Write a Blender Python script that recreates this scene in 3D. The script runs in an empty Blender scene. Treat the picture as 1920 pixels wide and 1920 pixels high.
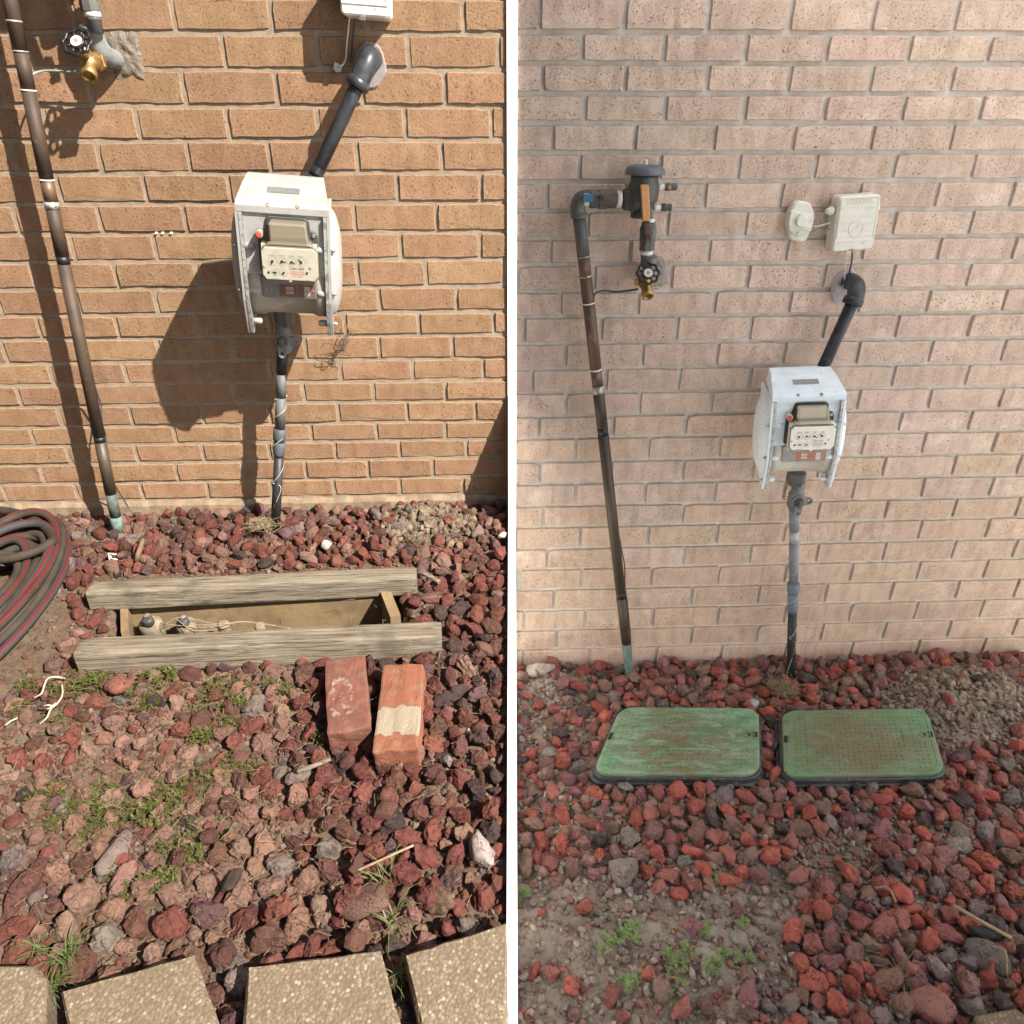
import bpy, bmesh, math, random
import numpy as np
from mathutils import Vector, Matrix, noise, Quaternion
R = math.radians
S = bpy.context.scene
COL = S.collection
rnd = random.Random(11)

# ------------------------------------------------------------------ camera, sky, sun, exposure
F_PX, TILT, YAW, DIST, CAM_Z = 1400.0, R(28.5), R(2.4), 2.0, 1.695
cam_data = bpy.data.cameras.new('camera')
cam = bpy.data.objects.new('camera', cam_data); COL.objects.link(cam)
cam_data.sensor_width = 36; cam_data.lens = 36 * F_PX / 1920
cam_data.clip_start = 0.02; cam_data.clip_end = 200
CAM = Vector((-DIST * math.tan(YAW), -DIST, CAM_Z))
cam.location = CAM; cam.rotation_euler = (R(90) - TILT, 0, -YAW)
S.camera = cam

SUN_AZ, SUN_EL = R(52), R(42)          # the sun stands behind the viewer's right shoulder
SUN = Vector((math.sin(SUN_AZ) * math.cos(SUN_EL), -math.cos(SUN_AZ) * math.cos(SUN_EL), math.sin(SUN_EL)))
SKY_STRENGTH, SUN_STRENGTH, EXPOSURE = 0.065, 5.0, 1.3
w = bpy.data.worlds.new('World'); S.world = w; w.use_nodes = True
wn = w.node_tree; sky = wn.nodes.new('ShaderNodeTexSky'); sky.sky_type = 'NISHITA'; sky.sun_disc = False
sky.sun_elevation = SUN_EL; sky.sun_rotation = math.atan2(SUN.x, SUN.y)
wn.links.new(sky.outputs[0], wn.nodes['Background'].inputs[0]); wn.nodes['Background'].inputs[1].default_value = SKY_STRENGTH
sl = bpy.data.lights.new('sun', 'SUN'); sl.energy = SUN_STRENGTH; sl.angle = R(0.5); sl.color = (1, 0.94, 0.84)
so = bpy.data.objects.new('sun', sl); COL.objects.link(so); so.rotation_euler = SUN.to_track_quat('Z', 'Y').to_euler(); so.location = SUN * 9
S.view_settings.view_transform = 'Standard'; S.view_settings.look = 'None'
S.view_settings.exposure = EXPOSURE; S.view_settings.gamma = 1; S.view_settings.use_curve_mapping = False
S.render.engine = 'CYCLES'
S.cycles.max_bounces = 8; S.cycles.transparent_max_bounces = 12

# ------------------------------------------------------------------ measuring: a sight line met with a real surface
_f = Vector((math.sin(YAW) * math.cos(TILT), math.cos(YAW) * math.cos(TILT), -math.sin(TILT)))
_r = Vector((math.cos(YAW), -math.sin(YAW), 0))
_u = Vector((math.sin(YAW) * math.sin(TILT), math.cos(YAW) * math.sin(TILT), math.cos(TILT)))
ZL, SL = 0.631, 0.14                    # the left bed: height at the wall and its fall towards the path
def ray(px, py): return _f + _r * ((px - 960) / F_PX) - _u * ((py - 960) / F_PX)
def W(px, py, d=0.0):                   # point on the plane d metres in front of the brick wall
    v = ray(px, py); t = (-d - CAM.y) / v.y; return CAM + v * t
def GL(px, py, h=0.0):                  # point h above the left bed
    v = ray(px, py); t = (ZL + h + SL * CAM.y - CAM.z) / (v.z - SL * v.y); return CAM + v * t
def GR(px, py, h=0.0):                  # point h above the right bed
    v = ray(px, py); t = (h - CAM.z) / v.z; return CAM + v * t
def toPX(p):
    q = Vector(p) - CAM; z = q.dot(_f); return (960 + F_PX * q.dot(_r) / z, 960 - F_PX * q.dot(_u) / z, z)
def bx(y): return y * math.tan(YAW)     # x of the white board that parts the two beds

# ------------------------------------------------------------------ materials
def new_mat(name):
    m = bpy.data.materials.new(name); m.use_nodes = True
    return m, m.node_tree, m.node_tree.nodes['Principled BSDF']
class N:
    def __init__(s, nt): s.nt = nt
    def node(s, t, **k):
        n = s.nt.nodes.new(t)
        for a, b in k.items(): setattr(n, a, b)
        return n
    def link(s, a, b): s.nt.links.new(a, b)
    def pos(s): return s.node('ShaderNodeNewGeometry').outputs['Position']
    def obj(s): return s.node('ShaderNodeTexCoord').outputs['Object']
    def noise(s, vec, scale, detail=4, rough=0.55, dist=0.0):
        n = s.node('ShaderNodeTexNoise'); n.inputs['Scale'].default_value = scale; n.inputs['Detail'].default_value = detail
        n.inputs['Roughness'].default_value = rough; n.inputs['Distortion'].default_value = dist; s.link(vec, n.inputs['Vector']); return n.outputs['Fac']
    def vor(s, vec, scale, feature='F1'):
        n = s.node('ShaderNodeTexVoronoi'); n.feature = feature; n.inputs['Scale'].default_value = scale; s.link(vec, n.inputs['Vector']); return n
    def stretch(s, vec, sc):
        n = s.node('ShaderNodeMapping'); n.inputs['Scale'].default_value = sc; s.link(vec, n.inputs['Vector']); return n.outputs[0]
    def ramp(s, fac, stops):
        n = s.node('ShaderNodeValToRGB'); e = n.color_ramp.elements
        while len(e) < len(stops): e.new(0.5)
        for el, (p, c) in zip(e, stops): el.position = p; el.color = (*c, 1) if len(c) == 3 else c
        s.link(fac, n.inputs[0]); return n.outputs[0]
    def step(s, fac, a, b):
        n = s.node('ShaderNodeMapRange'); n.inputs[1].default_value = a; n.inputs[2].default_value = b; s.link(fac, n.inputs[0]); return n.outputs[0]
    def mix(s, fac, a, b, mode='MIX'):
        n = s.node('ShaderNodeMix', data_type='RGBA', blend_type=mode)
        for i, v in ((0, fac), (6, a), (7, b)):
            if hasattr(v, 'links'): s.link(v, n.inputs[i])
            elif isinstance(v, (int, float)): n.inputs[i].default_value = v
            else: n.inputs[i].default_value = (*v, 1)
        return n.outputs[2]
    def math(s, op, a, b=0.0, clamp=False):
        n = s.node('ShaderNodeMath', operation=op); n.use_clamp = clamp
        for i, v in ((0, a), (1, b)):
            if hasattr(v, 'links'): s.link(v, n.inputs[i])
            else: n.inputs[i].default_value = v
        return n.outputs[0]
    def bump(s, h, strength, dist, normal=None):
        n = s.node('ShaderNodeBump'); n.inputs['Strength'].default_value = strength; n.inputs['Distance'].default_value = dist
        s.link(h, n.inputs['Height'])
        if normal is not None: s.link(normal, n.inputs['Normal'])
        return n.outputs[0]
def simple(name, col, rough=0.5, metal=0.0, col2=None, scale=25.0, lo=0.4, hi=0.65, bump=0.0, bscale=300.0, spec=0.4, grime=None, gscale=60, glo=0.58, ghi=0.68):
    m, nt, b = new_mat(name); n = N(nt); p = n.pos(); c = None
    if col2 is not None: c = n.mix(n.step(n.noise(p, scale, 5), lo, hi), col, col2)
    if grime is not None: c = n.mix(n.step(n.noise(p, gscale, 6, 0.7), glo, ghi), c if c is not None else col, grime)
    if c is None: b.inputs['Base Color'].default_value = (*col, 1)
    else: n.link(c, b.inputs['Base Color'])
    b.inputs['Roughness'].default_value = rough; b.inputs['Metallic'].default_value = metal; b.inputs['Specular IOR Level'].default_value = spec
    if bump: n.link(n.bump(n.noise(p, bscale, 4), bump, 0.002), b.inputs['Normal'])
    return m
def brick_mat(name, base, dark, light, pit, edge):
    m, nt, b = new_mat(name); n = N(nt); p = n.pos(); oi = n.node('ShaderNodeObjectInfo')
    streak = n.noise(n.stretch(p, (34, 1, 9)), 1.0, 3, 0.5)
    c = n.mix(n.step(streak, 0.42, 0.66), base, dark)
    c = n.mix(n.step(n.noise(p, 19, 3), 0.5, 0.75), c, light)
    grain = n.noise(p, 170, 5, 0.8)
    c = n.mix(n.step(grain, 0.5, 0.66), c, n.mix(0.75, c, light))
    c = n.mix(n.step(n.noise(p, 210, 3, 0.7), 0.48, 0.36), c, n.mix(0.6, c, dark))
    c = n.mix(n.math('MULTIPLY', n.step(n.noise(p, 200, 4, 0.72), 0.385, 0.325), 0.92), c, pit)
    c = n.mix(n.math('MULTIPLY', n.step(n.noise(p, 2.6, 4, 0.6), 0.47, 0.72), 0.38), c, dark)
    c = n.mix(n.math('MULTIPLY', n.step(n.noise(n.stretch(p, (22, 1, 3)), 1.0, 4, 0.6), 0.60, 0.75), 0.45), c, n.mix(0.5, dark, pit))
    c = n.mix(n.math('MULTIPLY', n.step(n.noise(p, 31, 3, 0.6), 0.71, 0.74), 0.6), c, (0.30, 0.10, 0.065))
    hsv = n.node('ShaderNodeHueSaturation'); n.link(c, hsv.inputs['Color'])
    n.link(n.math('ADD', n.math('MULTIPLY', oi.outputs['Random'], 0.17), 0.915), hsv.inputs['Value'])
    n.link(n.math('ADD', n.math('MULTIPLY', n.math('FRACT', n.math('MULTIPLY', oi.outputs['Random'], 7.31)), 0.012), 0.494), hsv.inputs['Hue'])
    # pale dusty lips: the texture coordinate of the brick itself, 0..1 across its face
    g = n.node('ShaderNodeTexCoord').outputs['Generated']; sp = n.node('ShaderNodeSeparateXYZ'); n.link(g, sp.inputs[0])
    ex = n.math('ABSOLUTE', n.math('SUBTRACT', sp.outputs[0], 0.5)); ez = n.math('ABSOLUTE', n.math('SUBTRACT', sp.outputs[2], 0.5))
    e = n.math('MAXIMUM', n.step(ex, 0.455, 0.495), n.step(ez, 0.40, 0.5))
    e = n.math('MULTIPLY', n.math('MULTIPLY', e, n.step(n.noise(p, 130, 3), 0.35, 0.6)), 0.55)
    n.link(n.mix(e, hsv.outputs[0], edge), b.inputs['Base Color'])
    b.inputs['Roughness'].default_value = 0.9; b.inputs['Specular IOR Level'].default_value = 0.2
    h = n.math('ADD', n.noise(p, 170, 5, 0.8), n.math('MULTIPLY', n.step(n.noise(p, 200, 4, 0.72), 0.325, 0.41), 0.9))
    n.link(n.bump(h, 0.9, 0.0030), b.inputs['Normal'])
    return m
M = {}
M['brick_left'] = brick_mat('sunlit_tan_brick', (0.285, 0.170, 0.098), (0.230, 0.132, 0.073), (0.335, 0.212, 0.128), (0.075, 0.04, 0.025), (0.36, 0.25, 0.165))  # darkened copy of the shared brick, offsetting the hard sun
M['brick_right'] = brick_mat('pale_pink_brick', (0.63, 0.475, 0.375), (0.47, 0.34, 0.265), (0.75, 0.605, 0.495), (0.12, 0.075, 0.058), (0.72, 0.60, 0.51))  # same brick lightened, lower courses too, to make up for softer light
M['brick_right_low'] = brick_mat('pale_tan_brick', (0.63, 0.465, 0.345), (0.48, 0.34, 0.245), (0.74, 0.585, 0.45), (0.12, 0.075, 0.052), (0.72, 0.60, 0.48))
M['mortar_left'] = simple('tan_mortar', (0.29, 0.225, 0.165), 0.95, 0, (0.225, 0.172, 0.122), 40, bump=0.6, bscale=220, spec=0.1)  # left mortar darkened against direct sun, right mortar kept paler
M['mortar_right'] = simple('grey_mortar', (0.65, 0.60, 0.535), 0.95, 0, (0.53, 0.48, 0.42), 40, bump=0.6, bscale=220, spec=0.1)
M['footing'] = simple('crumbly_footing', (0.27, 0.20, 0.14), 0.95, 0, (0.19, 0.135, 0.09), 30, bump=0.8, bscale=160, spec=0.1)
M['rough_mortar'] = simple('rough_grey_mortar', (0.34, 0.31, 0.27), 0.97, 0, (0.22, 0.20, 0.17), 60, bump=1.0, bscale=180, spec=0.1)
M['rough_mortar_dull'] = simple('rough_tan_mortar', (0.20, 0.165, 0.13), 0.97, 0, (0.13, 0.105, 0.085), 60, bump=1.0, bscale=180, spec=0.1)  # patch mortar with its colour darkened where direct sun strikes it
M['putty'] = simple('pink_grey_putty', (0.50, 0.45, 0.45), 0.7, 0, (0.40, 0.36, 0.36), 50, bump=0.3)
M['putty_dull'] = simple('dusty_putty', (0.26, 0.23, 0.22), 0.8, 0, (0.20, 0.175, 0.165), 50, bump=0.4)  # same putty, colour lowered for the sunlit elbow
M['white_joint'] = simple('white_pvc', (0.82, 0.82, 0.82), 0.55, 0, (0.79, 0.79, 0.79), 8)
M['meter_white'] = simple('chalky_white_enamel', (0.33, 0.32, 0.305), 0.5, 0, (0.29, 0.277, 0.26), 30, grime=(0.30, 0.29, 0.27), gscale=85, glo=0.63, ghi=0.68, bump=0.12, bscale=120)  # white enamel darkened so direct sun does not bleach it
M['meter_blue'] = simple('bluish_white_enamel', (0.78, 0.88, 0.93), 0.5, 0, (0.72, 0.80, 0.84), 30, grime=(0.28, 0.30, 0.31), gscale=85, glo=0.63, ghi=0.68, bump=0.12, bscale=120)  # same enamel kept far lighter for the softly lit meter
M['meter_cream'] = simple('cream_casting', (0.58, 0.55, 0.47), 0.5, 0, (0.51, 0.48, 0.40), 40, bump=0.1)
M['meter_edge'] = simple('worn_flange_edge', (0.56, 0.56, 0.52), 0.6, 0, (0.34, 0.35, 0.32), 90, lo=0.5, hi=0.58, bump=0.3)
M['meter_cream_dusty'] = simple('dusty_cream_casting', (0.31, 0.29, 0.24), 0.55, 0, (0.26, 0.24, 0.195), 40, bump=0.1)  # casting colour dimmed to balance the sunlit meter
M['dial_cream_aged'] = simple('aged_dial_plate', (0.40, 0.375, 0.30), 0.4, 0, (0.36, 0.335, 0.26), 60)  # dial colour brought down for direct sun
M['meter_edge_worn'] = simple('scratched_flange_edge', (0.30, 0.295, 0.275), 0.6, 0, (0.15, 0.15, 0.14), 90, lo=0.5, hi=0.58, bump=0.3)  # worn edge, darkened as a whole on the sunlit meter
M['plate_white_aged'] = simple('aged_white_print', (0.33, 0.30, 0.27), 0.5)  # white, red and grey plate colours dimmed to hold up in sun
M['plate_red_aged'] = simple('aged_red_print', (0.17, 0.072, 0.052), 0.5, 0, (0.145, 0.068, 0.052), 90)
M['plate_grey_aged'] = simple('aged_aluminium', (0.20, 0.195, 0.19), 0.45, 0.2, (0.16, 0.16, 0.165), 80)
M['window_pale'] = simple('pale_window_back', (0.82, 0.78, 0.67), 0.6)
M['window_dull'] = simple('dull_window_back', (0.33, 0.295, 0.225), 0.6)  # window back toned down for the sunlit meter
M['cover_amber'] = None
M['gasket'] = simple('black_gasket', (0.045, 0.045, 0.045), 0.6)
M['dial_cream'] = simple('cream_dial_plate', (0.86, 0.84, 0.74), 0.35, 0, (0.81, 0.79, 0.69), 60)
M['ink'] = simple('black_print', (0.03, 0.03, 0.03), 0.6)
M['ink_grey'] = simple('grey_print', (0.22, 0.22, 0.2), 0.6)
M['ink_red'] = simple('red_print', (0.55, 0.09, 0.05), 0.6)
M['red_plug'] = simple('red_plastic', (0.62, 0.06, 0.04), 0.4, 0, (0.55, 0.08, 0.05), 80)
M['plate_grey'] = simple('printed_aluminium', (0.36, 0.36, 0.35), 0.4, 0.3, (0.30, 0.31, 0.33), 80)
M['plate_orange'] = simple('faded_orange_print', (0.46, 0.205, 0.14), 0.45, 0, (0.40, 0.19, 0.14), 90)
M['plate_white'] = simple('white_print', (0.60, 0.58, 0.55), 0.5)
M['screw'] = simple('zinc_screw', (0.40, 0.39, 0.36), 0.4, 0.8)
M['rust'] = simple('rust_spots', (0.12, 0.06, 0.035), 0.9, 0, (0.35, 0.3, 0.25), 200)
M['copper'] = simple('weathered_copper', (0.155, 0.095, 0.065), 0.5, 0.35, (0.10, 0.07, 0.055), 22, grime=(0.27, 0.16, 0.10), gscale=28, glo=0.55, ghi=0.7)
M['copper_dark'] = simple('blackened_copper', (0.062, 0.046, 0.032), 0.5, 0.25, (0.085, 0.06, 0.042), 18, grime=(0.45, 0.38, 0.25), gscale=170, glo=0.70, ghi=0.73)
M['copper_left'] = simple('sunlit_copper', (0.070, 0.044, 0.029), 0.62, 0.1, (0.048, 0.033, 0.024), 22, grime=(0.14, 0.10, 0.075), gscale=40, glo=0.6, ghi=0.7)  # copper darkened for the pipe in direct sun
M['verdigris'] = simple('verdigris', (0.13, 0.19, 0.165), 0.85, 0, (0.085, 0.115, 0.10), 60)
M['verdigris_dark'] = simple('dark_verdigris', (0.06, 0.068, 0.06), 0.7, 0, (0.085, 0.11, 0.098), 60)
M['solder'] = simple('silver_solder', (0.5, 0.49, 0.46), 0.5, 0.5, (0.2, 0.17, 0.14), 120)
M['pvc_dark'] = simple('dark_grey_pvc', (0.085, 0.085, 0.078), 0.5, 0, (0.115, 0.115, 0.105), 25, grime=(0.25, 0.25, 0.24), gscale=60, glo=0.66, ghi=0.72)
M['pvc_dark2'] = simple('dark_olive_plastic', (0.06, 0.064, 0.056), 0.42, 0, (0.09, 0.092, 0.082), 30, grime=(0.20, 0.21, 0.20), gscale=55, glo=0.64, ghi=0.72)
M['pvc_cap'] = simple('blue_grey_cap', (0.095, 0.10, 0.115), 0.4, 0, (0.14, 0.145, 0.16), 30, grime=(0.5, 0.5, 0.48), gscale=35, glo=0.66, ghi=0.70)
M['white_fitting'] = simple('white_nipple', (0.72, 0.71, 0.66), 0.5, 0, (0.6, 0.58, 0.52), 60)
M['handle_brown'] = simple('rusty_brown_steel', (0.075, 0.045, 0.04), 0.6, 0.1, (0.13, 0.075, 0.055), 90, bump=0.3)
M['handle_orange'] = simple('worn_orange_grip', (0.58, 0.30, 0.12), 0.6, 0, (0.48, 0.24, 0.10), 60, grime=(0.10, 0.05, 0.03), gscale=320, glo=0.62, ghi=0.66)
M['handle_blue'] = simple('blue_grip', (0.03, 0.14, 0.25), 0.45)
M['black_iron'] = simple('black_painted_iron', (0.022, 0.025, 0.030), 0.38, 0, (0.045, 0.048, 0.052), 40, grime=(0.17, 0.17, 0.17), gscale=80, glo=0.62, ghi=0.74)
M['handwheel'] = simple('black_handwheel', (0.015, 0.015, 0.018), 0.35)
M['brass'] = simple('aged_brass', (0.42, 0.27, 0.10), 0.38, 0.75, (0.28, 0.17, 0.06), 90)
M['valve_grey'] = simple('grey_valve_casting', (0.19, 0.20, 0.195), 0.65, 0, (0.14, 0.145, 0.14), 70, bump=0.3)
M['riser_grey'] = simple('grey_riser', (0.22, 0.23, 0.25), 0.5, 0, (0.17, 0.18, 0.20), 30)
M['riser_dull'] = simple('dull_grey_riser', (0.115, 0.113, 0.115), 0.6, 0, (0.085, 0.085, 0.088), 30)  # grey riser colour lowered to balance direct sun
M['riser_slate'] = simple('slate_coupling', (0.075, 0.082, 0.095), 0.6, 0, (0.06, 0.066, 0.076), 50)  # blue grey coupling, darkened likewise for the sunlit riser
M['riser_light'] = simple('pale_riser_band', (0.40, 0.42, 0.43), 0.55, 0, (0.32, 0.33, 0.34), 70)
M['riser_blue'] = simple('blue_grey_coupling', (0.15, 0.18, 0.22), 0.5, 0, (0.12, 0.145, 0.18), 50)
M['riser_black'] = simple('black_riser', (0.018, 0.019, 0.022), 0.5, 0, (0.03, 0.03, 0.034), 60, grime=(0.2, 0.19, 0.17), gscale=220, glo=0.68, ghi=0.72)
M['string'] = simple('cream_string', (0.40, 0.355, 0.27), 0.9)
M['wire_white'] = simple('white_wire', (0.55, 0.55, 0.52), 0.5)
M['wire_grey'] = simple('grey_wire', (0.24, 0.235, 0.22), 0.5)
M['wire_dark'] = simple('dark_wire', (0.05, 0.05, 0.055), 0.5)
M['wire_dusty'] = simple('dusty_cream_wire', (0.25, 0.215, 0.16), 0.9)
M['tape'] = simple('black_tape', (0.014, 0.014, 0.016), 0.45)
M['ivory'] = simple('ivory_plastic', (0.68, 0.665, 0.585), 0.45, 0, (0.63, 0.615, 0.53), 40)
M['timber'] = None
M['soil_left'] = None
M['clay'] = simple('dry_clay', (0.34, 0.265, 0.19), 0.97, 0, (0.25, 0.185, 0.13), 40, bump=0.8, bscale=150, spec=0.1)
M['stone_white'] = simple('chalk_stone', (0.42, 0.39, 0.34), 0.9, 0, (0.33, 0.30, 0.26), 60, bump=0.5, bscale=150)
M['straw'] = simple('dry_straw', (0.27, 0.21, 0.125), 0.9, 0, (0.19, 0.14, 0.08), 60)
M['straw_dark'] = simple('dry_root', (0.07, 0.055, 0.045), 0.9)
M['hose'] = simple('dusty_rubber_hose', (0.052, 0.038, 0.028), 0.75, 0, (0.032, 0.026, 0.021), 20, spec=0.2, grime=(0.10, 0.08, 0.06), gscale=140, glo=0.66, ghi=0.72)
M['hose_blue'] = simple('blue_grey_hose', (0.034, 0.035, 0.035), 0.75, 0, (0.045, 0.036, 0.029), 18)
M['hose_red'] = simple('red_hose_stripe', (0.13, 0.012, 0.016), 0.55)
M['fence_dark'] = simple('dark_stained_timber', (0.035, 0.028, 0.022), 0.8, 0, (0.05, 0.04, 0.03), 12)
M['roof_dark'] = simple('dark_soffit', (0.06, 0.055, 0.05), 0.8)
M['pole'] = simple('grey_steel_pole', (0.3, 0.3, 0.3), 0.5, 0.5)
M['valve_tan'] = simple('dusty_valve', (0.23, 0.18, 0.125), 0.9, 0, (0.14, 0.11, 0.08), 60, bump=0.4)

def timber_mat():
    m, nt, b = new_mat('weathered_timber'); n = N(nt); p = n.pos()
    q = n.stretch(p, (3, 70, 70))
    g = n.noise(q, 2.0, 7, 0.72, 0.8)
    c = n.ramp(g, [(0.36, (0.055, 0.045, 0.035)), (0.46, (0.165, 0.133, 0.095)), (0.60, (0.265, 0.225, 0.17))])
    c = n.mix(n.math('MULTIPLY', n.step(n.noise(p, 9, 4), 0.56, 0.68), 0.7), c, (0.10, 0.085, 0.065))
    geo = n.node('ShaderNodeNewGeometry'); sp = n.node('ShaderNodeSeparateXYZ'); n.link(geo.outputs['Normal'], sp.inputs[0])
    n.link(c, b.inputs['Base Color']); b.inputs['Roughness'].default_value = 0.9; b.inputs['Specular IOR Level'].default_value = 0.15
    n.link(n.bump(g, 1.0, 0.005), b.inputs['Normal']); return m
M['timber'] = timber_mat()
M['timber_raw'] = simple('yellow_brown_timber', (0.22, 0.15, 0.075), 0.9, 0, (0.15, 0.10, 0.055), 14, bump=0.4, bscale=120, grime=(0.12, 0.085, 0.05), gscale=10, glo=0.55, ghi=0.66)
def soil_mat(name, a, b_, c_, light):
    m, nt, b = new_mat(name); n = N(nt); p = n.pos()
    c = n.mix(n.step(n.noise(p, 7, 5), 0.4, 0.62), a, b_)
    c = n.mix(n.step(n.noise(p, 60, 5, 0.7), 0.42, 0.7), c, c_)
    c = n.mix(n.step(n.noise(p, 2.7, 3), 0.56, 0.68), c, light)
    n.link(c, b.inputs['Base Color']); b.inputs['Roughness'].default_value = 0.95; b.inputs['Specular IOR Level'].default_value = 0.15
    h = n.math('ADD', n.noise(p, 90, 6, 0.7), n.math('MULTIPLY', n.noise(p, 30, 3), 1.2))
    n.link(n.bump(h, 0.9, 0.006), b.inputs['Normal']); return m
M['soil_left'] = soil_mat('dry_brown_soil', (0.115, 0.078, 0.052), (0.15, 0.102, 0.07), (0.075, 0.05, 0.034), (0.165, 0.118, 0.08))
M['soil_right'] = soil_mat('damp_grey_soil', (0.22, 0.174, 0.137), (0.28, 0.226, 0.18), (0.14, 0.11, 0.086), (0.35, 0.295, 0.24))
def rock_mat(name, attr):
    m, nt, b = new_mat(name); n = N(nt); p = n.pos()
    if attr:
        a = n.node('ShaderNodeAttribute'); a.attribute_name = 'col'; base = a.outputs['Color']
    else: base = n.node('ShaderNodeObjectInfo').outputs['Color']
    c = n.mix(n.step(n.noise(p, 45, 5, 0.7), 0.38, 0.68), base, n.mix(1.0, base, (1.38, 1.30, 1.28), 'MULTIPLY'))
    c = n.mix(n.step(n.noise(p, 130, 4, 0.7), 0.56, 0.70), c, n.mix(1.0, base, (0.55, 0.55, 0.6), 'MULTIPLY'))
    dust = n.math('MULTIPLY', n.step(n.noise(p, 70, 5, 0.75), 0.6, 0.74), 0.35)
    c = n.mix(dust, c, (0.33, 0.24, 0.19))
    pit = n.step(n.noise(p, 230, 3, 0.6), 0.36, 0.46)
    mask = n.step(n.noise(p, 30, 2), 0.48, 0.62)
    pore2 = n.math('SUBTRACT', 1.0, n.math('MULTIPLY', n.math('SUBTRACT', 1.0, pit), mask))
    c = n.mix(n.math('MULTIPLY', n.math('SUBTRACT', 1.0, pore2), 0.65), c, n.mix(1.0, base, (0.38, 0.33, 0.33), 'MULTIPLY'))
    n.link(c, b.inputs['Base Color']); b.inputs['Roughness'].default_value = 0.92; b.inputs['Specular IOR Level'].default_value = 0.2
    h = n.math('ADD', n.math('MULTIPLY', pore2, 0.9), n.math('MULTIPLY', n.noise(p, 75, 6, 0.8), 1.6))
    n.link(n.bump(h, 1.0, 0.0055), b.inputs['Normal']); return m
M['rock'] = rock_mat('lava_rock', False); M['rock_many'] = rock_mat('lava_rock_bed', True)
def leaf_mat(name, a, b_):
    m, nt, b = new_mat(name); n = N(nt); p = n.pos()
    n.link(n.mix(n.step(n.noise(p, 60, 3), 0.4, 0.62), a, b_), b.inputs['Base Color'])
    b.inputs['Roughness'].default_value = 0.5; b.inputs['Specular IOR Level'].default_value = 0.3
    t = n.node('ShaderNodeBsdfTranslucent'); t.inputs[0].default_value = (*[min(1, x * 1.4) for x in b_], 1)
    mx = n.node('ShaderNodeMixShader'); mx.inputs[0].default_value = 0.3
    n.link(b.outputs[0], mx.inputs[1]); n.link(t.outputs[0], mx.inputs[2]); n.link(mx.outputs[0], nt.nodes['Material Output'].inputs['Surface']); return m
M['weed_olive'] = leaf_mat('olive_weed', (0.075, 0.088, 0.022), (0.125, 0.122, 0.04))
M['weed_green'] = leaf_mat('fresh_green_weed', (0.13, 0.20, 0.06), (0.20, 0.27, 0.10))
M['grass'] = leaf_mat('grass_blade', (0.09, 0.14, 0.04), (0.14, 0.18, 0.06))
def paver_mat():
    m, nt, b = new_mat('exposed_aggregate'); n = N(nt); p = n.pos()
    v = n.vor(p, 190); cell = n.ramp(n.math('FRACT', n.math('MULTIPLY', v.outputs['Color'], 3.7)), [(0.0, (0.135, 0.10, 0.066)), (0.6, (0.18, 0.137, 0.093)), (0.92, (0.225, 0.178, 0.128)), (1.0, (0.31, 0.265, 0.21))])
    c = n.mix(n.step(v.outputs['Distance'], 0.42, 0.68), cell, (0.135, 0.10, 0.066))
    c = n.mix(n.math('MULTIPLY', n.step(n.noise(p, 8, 4), 0.52, 0.7), 0.35), c, (0.11, 0.085, 0.05))
    n.link(c, b.inputs['Base Color']); b.inputs['Roughness'].default_value = 0.9; b.inputs['Specular IOR Level'].default_value = 0.2
    n.link(n.bump(n.math('ADD', n.math('SUBTRACT', 0.7, v.outputs['Distance']), n.noise(p, 60, 3)), 0.5, 0.0022), b.inputs['Normal']); return m
M['paver'] = paver_mat()
def red_brick_mat(name, base, b_, chalk, pos, rad):
    m, nt, b = new_mat(name); n = N(nt); p = n.obj()
    c = n.mix(n.step(n.noise(p, 25, 5), 0.4, 0.65), base, b_)
    sp = n.node('ShaderNodeSeparateXYZ'); n.link(p, sp.inputs[0])
    c = n.mix(n.math('MULTIPLY', n.step(n.noise(p, 38, 6, 0.75), 0.48, 0.66), 0.6), c, n.mix(0.55, b_, chalk))
    c = n.mix(n.math('MULTIPLY', n.step(n.noise(p, 150, 4, 0.7), 0.60, 0.66), 0.7), c, n.mix(0.8, b_, (0.03, 0.02, 0.015)))
    wob = n.math('MULTIPLY', n.math('SUBTRACT', n.noise(p, 45, 4), 0.5), 0.05)
    inx = n.step(n.math('ADD', n.math('ABSOLUTE', n.math('SUBTRACT', sp.outputs[0], pos[0])), wob), rad[0], rad[0] - 0.004)
    iny = n.step(n.math('ADD', n.math('ABSOLUTE', n.math('SUBTRACT', sp.outputs[1], pos[1])), wob), rad[1], rad[1] - 0.004)
    top = n.step(sp.outputs[2], 0.02, 0.024)
    k = n.math('MULTIPLY', n.math('MULTIPLY', inx, iny), top)
    k = n.math('MULTIPLY', k, n.step(n.noise(p, 60, 4), rad[2], rad[2] + 0.12))
    c = n.mix(k, c, n.mix(n.step(n.noise(p, 330, 2), 0.3, 0.4), (0.16, 0.14, 0.11), chalk))
    n.link(c, b.inputs['Base Color']); b.inputs['Roughness'].default_value = 0.92; b.inputs['Specular IOR Level'].default_value = 0.15
    n.link(n.bump(n.math('ADD', n.noise(p, 200, 4, 0.7), n.math('MULTIPLY', k, 0.8)), 0.6, 0.003), b.inputs['Normal']); return m
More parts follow.
